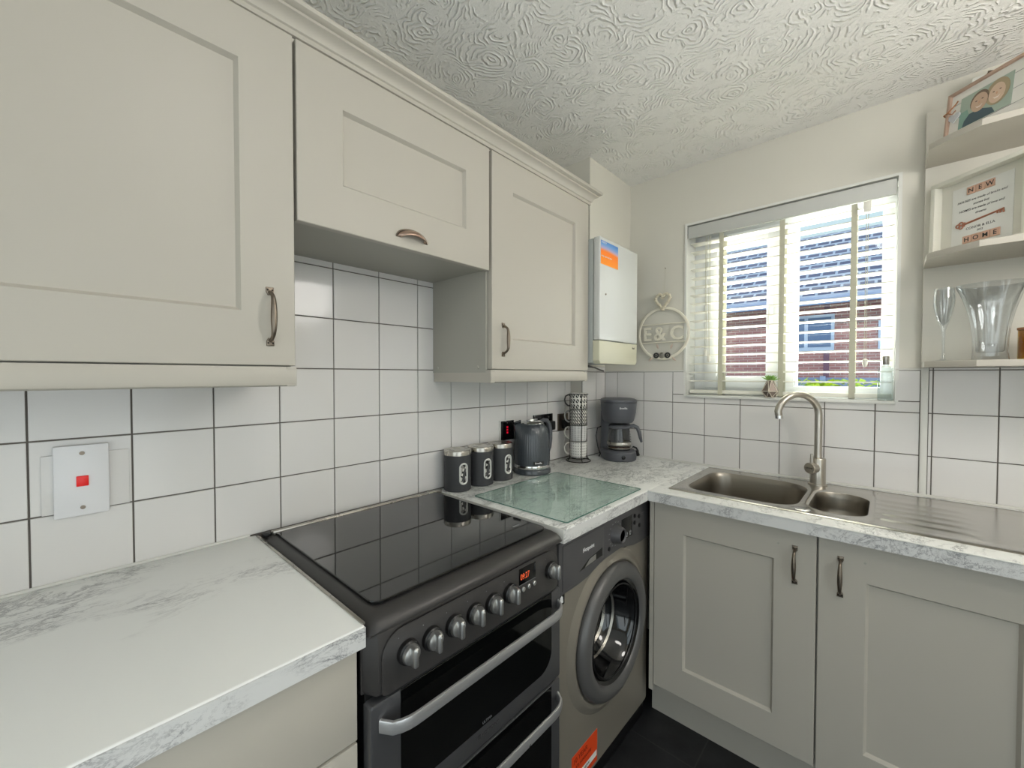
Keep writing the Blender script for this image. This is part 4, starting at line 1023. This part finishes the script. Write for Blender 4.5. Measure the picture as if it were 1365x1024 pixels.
# ---------------------------------------------------------------- corner shelf unit
SH=thing('shelf_unit',(1.5,-.1,1.36),'cream open wall shelves with angled end, holding frames and glassware','shelves')
plan=[(1.333,-.002),(1.333,-.178),(1.350,-.197),(1.437,-.262),(1.80,-.262),(1.80,-.002)]
B().box(1.333,1.80,-.0165,-.0015,1.366,2.25,.002).build('back_panel',M['paint'],SH)
for z in (1.3635,1.710,2.057):
    b=B(); b.prism(plan,.0185,Matrix.Translation((0,0,z)),.0015); b.build('shelf',M['cab'],SH,angle=30)
B().box(1.80,1.818,-.262,-.002,1.3635,2.25).build('end_panel',M['cab'],SH,smooth=False)
# ---- box frame NEW HOME
def fr_matrix(org,yaw,lean):
    u=Vector((math.cos(yaw),math.sin(yaw),0)); n=Vector((-math.sin(yaw),math.cos(yaw),0))  # n points away (back)
    v=(Vector((0,0,1))*math.cos(lean)+n*math.sin(lean)); w=u.cross(v)
    return frame(org,u,v,w)
yaw=math.radians(-42)
F2=thing('box_frame',(1.345,-.06,1.7285),'cream box frame reading NEW HOME on the middle shelf','picture frame')
Mf=fr_matrix((1.3425,-.0615,1.7287),yaw,0.02)
S=.250
def fbar(Mx,w,h,t,d0,d1):
    b=B()
    for (u0,u1,v0,v1) in ((0,w,0,t),(0,w,h-t,h),(0,t,t,h-t),(w-t,w,t,h-t)):
        b.prism([(u0,v0),(u1,v0),(u1,v1),(u0,v1)],d1-d0,Mx@Matrix.Translation((0,0,d0)),.001)
    return b
fbar(Mf,S,S,.013,-.030,0).build('frame',M['boxpaint'],F2,angle=30)
bk=B().prism([(0,0),(S,0),(S,S),(0,S)],.003,Mf@Matrix.Translation((0,0,-.0315))); bk.build('back_board',M['boxpaint'],F2,smooth=False)
bk=B().prism([(.045,.020),(.20,.020),(.20,.215),(.045,.215)],.001,Mf@Matrix.Translation((0,0,-.0284))); cd=bk.build('card',M['paper'],F2,smooth=False)
def letters(word,u0,v0,s):
    b=B(); bb=None
    for i,chh in enumerate(word):
        B_=B().prism(rrect(s,s*1.05,.001,2,u0+s/2+i*(s+.0015),v0+s/2),.003,Mf@Matrix.Translation((0,0,-.0273)),.0005)
        o=B_.build('letter_tile',M['tile_txt'],cd,angle=30)
        text(chh,s*.85,Mf@Matrix.Translation((u0+s/2+i*(s+.0015),v0+s*.2,-.0241)),.0002,'CENTER',bold=.0002).build('lettering',M['txtd'],o,smooth=False)
letters('NEW',.085,.186,.0225); letters('HOME',.078,.032,.0225)
ft=lambda s,u,v,z=.0095,sh=.25: text(s,z,Mf@Matrix.Translation((u,v,-.0272)),.0001,'CENTER',shear=sh,bold=.00008).build('lettering',M['txtd'],cd,smooth=False)
ft('HOUSES are made of bricks and',.1215,.164); ft('stones but',.1215,.149); ft('HOMES are made of love and',.1215,.134); ft('dreams',.1215,.119)
ft('CONOR & ELLA',.1215,.074,.0105,0); ft('2022',.1215,.063,.008,0)
b=B(); Kp=lambda u,v,w=-.0255:(Mf@Vector((u,v,w)))
b.tube([Kp(.080,.094),(Kp(.150,.103)),(Kp(.180,.107))],[.0032,.0026,.003],8)
for (u,v) in ((.072,.098),(.072,.088),(.064,.093)): b.tube([Kp(u+.0055*math.cos(2*PI*i/16),v+.0055*math.sin(2*PI*i/16)) for i in range(16)],.0018,6,closed=True)
b.tube([Kp(.080,.087),Kp(.082,.100)],.002,6); b.tube([Kp(.178,.106),Kp(.180,.096)],.0024,6); b.tube([Kp(.171,.106),Kp(.172,.097)],.0024,6); b.tube([Kp(.164,.104),Kp(.165,.098)],.002,6)
b.build('key',M['key_cu'],cd)
# ---- photo frame
Mf=fr_matrix((1.3655,-.100,2.0758),yaw,.12)
F1=thing('photo_frame',(1.37,-.10,2.0758),'wooden frame holding a photo of two smiling people, on the top shelf','picture frame')
FWd,FH=.235,.178
fbar(Mf,FWd,FH,.0075,-.014,0).build('frame',M['wood'],F1,angle=30)
plk=mat('white_planks',(222,220,212),.6); k=N(plk); 
B().prism([(0,0),(FWd,0),(FWd,FH),(0,FH)],.003,Mf@Matrix.Translation((0,0,-.0125))).build('white_planks',plk,F1,smooth=False)
b=B()
for v in (.045,.09,.135): b.prism([(.008,v),(FWd-.008,v),(FWd-.008,v+.0012),(.008,v+.0012)],.0004,Mf@Matrix.Translation((0,0,-.0095)))
b.build('plank_gaps',M['txtg'],F1,smooth=False)
U0,U1,V0,V1=.035,.165,.048,.146
ph=B().prism([(U0,V0),(U1,V0),(U1,V1),(U0,V1)],.0012,Mf@Matrix.Translation((0,0,-.0093))).build('photograph',mat('photo_backdrop',(160,174,160),.3),F1,smooth=False)
def blob(poly,w,col,nm): B().prism(poly,.0004,Mf@Matrix.Translation((0,0,w))).build(nm,mat('photo_'+nm,col,.35),ph,smooth=False)
def ell(cx,cy,rx,ry,n=22,rot=0): return [(cx+rx*math.cos(2*PI*i/n)*math.cos(rot)-ry*math.sin(2*PI*i/n)*math.sin(rot),cy+rx*math.cos(2*PI*i/n)*math.sin(rot)+ry*math.sin(2*PI*i/n)*math.cos(rot)) for i in range(n)]
blob([(U0,V0),(.060,V0),(.063,.075),(.055,.10),(U0,.098)],-.0080,(128,160,146),'shirt')
blob([(.046,V0),(.128,V0),(.120,.066),(.09,.082),(.062,.082),(.050,.066)],-.0077,(74,92,98),'jumper')
blob(ell(.086,.110,.024,.030),-.0074,(118,100,84),'hair_dark'); blob(ell(.086,.104,.021,.028),-.0070,(196,168,144),'face_one')
blob(ell(.130,.108,.029,.038),-.0074,(166,150,120),'hair_fair'); blob(ell(.129,.104,.020,.029),-.0070,(206,180,156),'face_two')
for i,(cx,cy) in enumerate(((.086,.104),(.129,.104))):
    for dx_ in (-.008,.008): blob(ell(cx+dx_,cy+.007,.0026,.0014,10),-.0066,(70,54,46),'eye')
    blob(ell(cx,cy-.0005,.0022,.004,10),-.0066,(200,158,130),'nose')
    blob([(cx-.009,cy-.009),(cx-.004,cy-.0125),(cx+.004,cy-.0125),(cx+.009,cy-.009),(cx+.004,cy-.016),(cx-.004,cy-.016)],-.0066,(236,224,214),'smile')
b=B(); K1=lambda u,v,w=.002:(Mf@Vector((u,v,w)))
b.tube([K1(-.004,.115),K1(.006,.117),K1(.028,.132),K1(.034,.140)],.0022,6); b.tube([K1(.006,.117),K1(.020,.105),K1(.030,.112)],.0016,6); b.tube([K1(-.004,.115),K1(-.006,.113,-.010)],.002,6)
b.build('twine_bow',M['stringm'],F1)
P=[]
for i in range(30):
    t=2*PI*i/30; x=16*math.sin(t)**3; y=13*math.cos(t)-5*math.cos(2*t)-2*math.cos(3*t)-math.cos(4*t); P.append((.022+x*.0011,.094+y*.0011))
B().prism(P,.003,Mf@Matrix.Translation((0,0,-.006)),.0008).build('heart_tag',mat('white_heart_tag',(196,198,200),.6),F1,angle=30)
# ornament behind the photo frame
OR=thing('house_ornament',(1.46,-.045,2.0758),'white block and dark floral ornament peeking over the photo frame','ornament')
b=B(); b.box(1.435,1.462,-.055,-.025,2.0758,2.300,.002); b.build('block',M['paper'],OR)
b=B(); random.seed(5)
for i in range(16):
    x=1.478+random.uniform(-.018,.03); z=2.285+random.uniform(-.015,.03)
    b.tube([(1.48,-.04,2.0765),(x,-.04+random.uniform(-.01,.01),z-.02),(x+.004,-.042,z)],[.0014,.0018,.0045],6)
b.build('dried_flowers',mat('dried_flower_brown',(96,82,66),.8),OR)
# ---- glassware
zs=1.3822
FL=thing('champagne_flute',(1.380,-.115,zs),'clear stemmed champagne flute beside the large crystal vase','glass')
b=B(); b.lathe([(.001,.000),(.028,.0005),(.028,.002),(.008,.005),(.0038,.012),(.0034,.05),(.0045,.10),(.012,.125),(.020,.155),(.0250,.185),(.0255,.205),(.0232,.238),(.0222,.238),(.0245,.205),(.0238,.185),(.019,.157),(.011,.129),(.001,.118)],(1.379,-.115,zs),40,cap0=False,cap1=False); b.build('glass',M['crystal'],FL,angle=60)
VS=thing('glass_vase',(1.478,-.12,zs),'large flared crystal vase between the flute and the candle','vase')
b=B(); R=[]; seg=72
def vring(w,h,amp,sgn=1): return [(1.478+w*(1+amp*math.cos(10*2*PI*i/seg))*math.copysign(abs(math.cos(2*PI*i/seg))**(.85),math.cos(2*PI*i/seg)),-.13+.80*w*(1+amp*math.cos(10*2*PI*i/seg))*math.copysign(abs(math.sin(2*PI*i/seg))**(.85),math.sin(2*PI*i/seg)),zs+h) for i in range(seg)]
for w,h,a in ((.038,0,0),(.0395,.003,0),(.037,.03,.01),(.0365,.07,.045),(.040,.11,.055),(.048,.155,.055),(.060,.197,.04),(.0745,.232,.012),(.0755,.236,0),(.0715,.236,0),(.0565,.197,.0),(.044,.155,.0),(.036,.11,.0),(.032,.07,.0),(.030,.030,0),(.026,.026,0),(.002,.025,0)): R.append(vring(w,h,a))
b.rings(R); b.build('vase_body',M['crystal'],VS,angle=75)
CD=thing('candle_jar',(1.566,-.12,zs),'yellow candle in an amber glass jar beside the vase','candle')
b=B(); b.lathe([(.030,0),(.033,.003),(.033,.092),(.0315,.092),(.0315,.006),(.001,.005)],(1.566,-.12,zs),36,cap1=False); b.build('jar',M['amberglass'],CD)
B().lathe([(.0308,.0065),(.0308,.070),(.001,.070)],(1.566,-.12,zs),32).build('wax',M['candle'],CD)
B().lathe([(.0335,.090),(.0345,.092),(.0345,.097),(.001,.098)],(1.566,-.12,zs),32).build('lid',M['stringm'],CD)
# ---------------------------------------------------------------- outside
G=B().box(-30,30,.25,40,-.35,-.3).build('ground',vary(mat('grey_paving',(150,150,146),.9),2,.1),smooth=False); structure(G)
HS=thing('brick_house',(1,13,-.3),'red brick house with slate roof across from the window','house')
HY=11.5
B().box(-7.9,12,HY,HY+7,-.3,3.35).build('wall',brick_mat(),HS,smooth=False)
b=B(); b.prism([(-.35,3.25),(-.35,3.4),(3.5,6.0),(7.35,3.4),(7.35,3.25)],20.4,frame((-8.1,HY,0),(0,1,0),(0,0,1),(1,0,0))); b.build('roof',roof_mat(),HS,smooth=False)
gm=mat('pale_blue_fascia',(150,168,206),.5); B().box(-8.0,12.2,HY-.42,HY-.32,3.17,3.38).build('gutter',gm,HS,smooth=False)
B().tube([(-2.9,HY-.08,-.3),(-2.9,HY-.08,3.3)],.06,8).build('downpipe',gm,HS)
B().box(-.02,.10,HY-.03,HY,-.3,3.2).build('wall_joint',mat('brick_joint',(120,90,110),.8),HS,smooth=False)
for x0,x1,z0,z1 in ((-1.0,.2,2.0,2.95),(1.05,2.4,1.95,2.7),(3.6,4.8,2.0,2.95)):
    b=B(); b.box(x0,x1,HY-.04,HY+.02,z0,z1); w_=b.build('window',mat('house_window_frame',(186,204,232),.4),HS,smooth=False)
    b=B(); xm=(x0+x1)/2; b.box(x0+.07,xm-.04,HY-.05,HY-.041,z0+.1,z1-.08); b.box(xm+.04,x1-.07,HY-.05,HY-.041,z0+.1,z1-.08); b.build('pane',mat('house_window_glass',(96,120,160),.08),w_,smooth=False)
FN=thing('garden_fence',(0,8.6,-.3),'low blue-grey garden fence in front of the brick house','fence')
B().box(-7,9,8.6,8.64,-.3,1.30).build('fence_panel',vary(mat('blue_grey_fence',(128,142,178),.7),3,.08),FN,smooth=False)
for x in (-5.2,-3.4,-1.6,.2,2.0,3.8): B().box(x,x+.09,8.54,8.6,-.3,1.33).build('fence_post',gm,FN,smooth=False)
b=B(); random.seed(11)
for i in range(1500):
    x=random.uniform(-1.6,3.6); y=random.uniform(4.6,5.2); z=random.gauss(1.13+.07*math.sin(x*2.7),.07)
    r=random.uniform(.02,.06); a=random.uniform(0,PI); e=random.uniform(-.6,.9)
    u=Vector((math.cos(a),math.sin(a),e)).normalized()*r*1.6; v=Vector((-math.sin(a),math.cos(a),random.uniform(-.5,.5))).normalized()*r*.8; c=Vector((x,y,min(z,1.27)))
    b.bm.faces.new([b.bm.verts.new(c-u),b.bm.verts.new(c+v),b.bm.verts.new(c+u),b.bm.verts.new(c-v)])
b.box(-1.7,3.7,4.75,5.05,-.3,1.10)
hg=b.build('hedge',vary(mat('hedge_leaf',(170,196,30),.6),8,.25),smooth=False); tag(hg,'low yellow-green hedge outside, seen at the foot of the window','hedge')
# ---------------------------------------------------------------- lights
GLOBE_FILL=13.5  # emission of the added pendant globe
def area(loc,rot,sx,sy,power,col,name):
    l=bpy.data.lights.new(name,'AREA'); l.shape='RECTANGLE'; l.size=sx; l.size_y=sy; l.energy=power; l.color=col
    o=bpy.data.objects.new(name,l); o.location=loc; o.rotation_euler=rot; COL.objects.link(o); return o
area((XR+.25,(RY0+RY1)/2,1.15),(math.radians(90),0,math.radians(90)),1.7,1.9,14,(1,.985,.99),'side_door_fill')  # fill lamp added behind the made-up side door
area((1.5,YN-.25,1.15),(math.radians(90),0,0),1.3,1.9,12,(1,.985,.99),'near_door_fill')  # fill lamp added behind the made-up near door
area(((WX0+WX1)/2+.1,.42,1.62),(math.radians(-90),0,0),1.1,.95,2,(.95,.98,1.0),'window_sky_fill')  # area lamp added outside the glass to boost the window's daylight
def aim(p,q): return (Vector(q)-Vector(p)).to_track_quat('-Z','Y').to_euler()
area((.9,1.0,2.75),aim((.9,1.0,2.75),(.62,-.55,.92)),1.8,1.0,70,(.95,.98,1.0),'sky_fill_above_window')  # added lamp aimed down through the window, standing in for high sky
area((1.0,.95,.75),aim((1.0,.95,.75),(.85,-.3,2.0)),2.6,1.5,400,(1,.98,.965),'paving_bounce_fill')  # added lamp aimed up at the ceiling, standing in for ground bounce
DOME_FILL=13.0  # emission of the added ceiling dome
DM=thing('added_ceiling_light',(1.30,-1.72,CEIL),'round white flush ceiling light added out of view above the camera to brighten the room','light')  # made-up fitting, unseen, added as overhead fill
B().lathe([(.15,0),(.15,-.02),(.145,-.025),(.001,-.025)],(1.30,-1.72,CEIL),40).build('fitting',M['white'],DM)
B().lathe([(.14,-.02),(.138,-.045),(.12,-.07),(.08,-.088),(.03,-.096),(.001,-.097)],(1.30,-1.72,CEIL),40).build('diffuser',mat('diffuser_glow',(255,250,240),.5,emis=(255,251,246),estr=DOME_FILL),DM,angle=80)
SB=thing('added_pendant_lamp',(2.0,-.82,CEIL),'white globe pendant lamp added out of view on the right to brighten the room','light')  # made-up globe, unseen, added as fill from the window side
PLZ=1.92
B().lathe([(.05,-.03),(.05,0)],(2.0,-.82,CEIL),24).build('ceiling_rose',M['white'],SB)
B().tube([(2.0,-.82,CEIL-.02),(2.0,-.82,PLZ+.19)],.003,8).build('flex',M['white'],SB)
B().lathe([(.001,.20),(.077,.185),(.154,.128),(.20,0),(.154,-.128),(.077,-.185),(.001,-.20)],(2.0,-.82,PLZ),32).build('globe',mat('globe_glow',(255,250,240),.5,emis=(255,251,246),estr=GLOBE_FILL),SB,angle=80)
sun=bpy.data.lights.new('sun','SUN'); sun.energy=2.2; sun.angle=math.radians(1); sun.color=(1,.97,.92)
o=bpy.data.objects.new('sun',sun); o.rotation_euler=(math.radians(42),0,math.radians(25)); COL.objects.link(o)
w=bpy.data.worlds.new('world'); bpy.context.scene.world=w; w.use_nodes=True; t=w.node_tree
bg=t.nodes['Background']; tc=t.nodes.new('ShaderNodeTexCoord'); sp=t.nodes.new('ShaderNodeSeparateXYZ'); t.links.new(tc.outputs['Generated'],sp.inputs[0])
cr=t.nodes.new('ShaderNodeValToRGB'); t.links.new(sp.outputs[2],cr.inputs[0])
cr.color_ramp.elements[0].position=0; cr.color_ramp.elements[0].color=lin((236,250,252)); cr.color_ramp.elements[1].position=.6; cr.color_ramp.elements[1].color=lin((186,226,244))
t.links.new(cr.outputs[0],bg.inputs[0]); bg.inputs[1].default_value=1.0
# ---------------------------------------------------------------- camera
yaw,pitch,roll=.74083,-.020405,.0008
yaw,pitch,roll,fpx,cx,cy,cz=CAMP=(0.0,)*7 if False else (.74083,-.020405,.0008,548.38,1.248,-2.060,1.335)
fwd=Vector((-math.sin(yaw)*math.cos(pitch),math.cos(yaw)*math.cos(pitch),math.sin(pitch)))
r=Vector((math.cos(yaw),math.sin(yaw),0)); u=r.cross(fwd)
r2=r*math.cos(roll)+u*math.sin(roll); u2=-r*math.sin(roll)+u*math.cos(roll)
cam=bpy.data.cameras.new('camera'); cam.sensor_width=36; cam.lens=fpx/1365*36; cam.clip_start=.02
co=bpy.data.objects.new('camera',cam); COL.objects.link(co)
m=Matrix.Identity(4)
for i in range(3): m[i][0]=r2[i]; m[i][1]=u2[i]; m[i][2]=-fwd[i]; m[i][3]=(cx,cy,cz)[i]
co.matrix_world=m
sc=bpy.context.scene; sc.camera=co
sc.view_settings.view_transform='Standard'; sc.view_settings.look='None'; sc.view_settings.gamma=1; sc.view_settings.exposure=0; sc.view_settings.use_curve_mapping=False
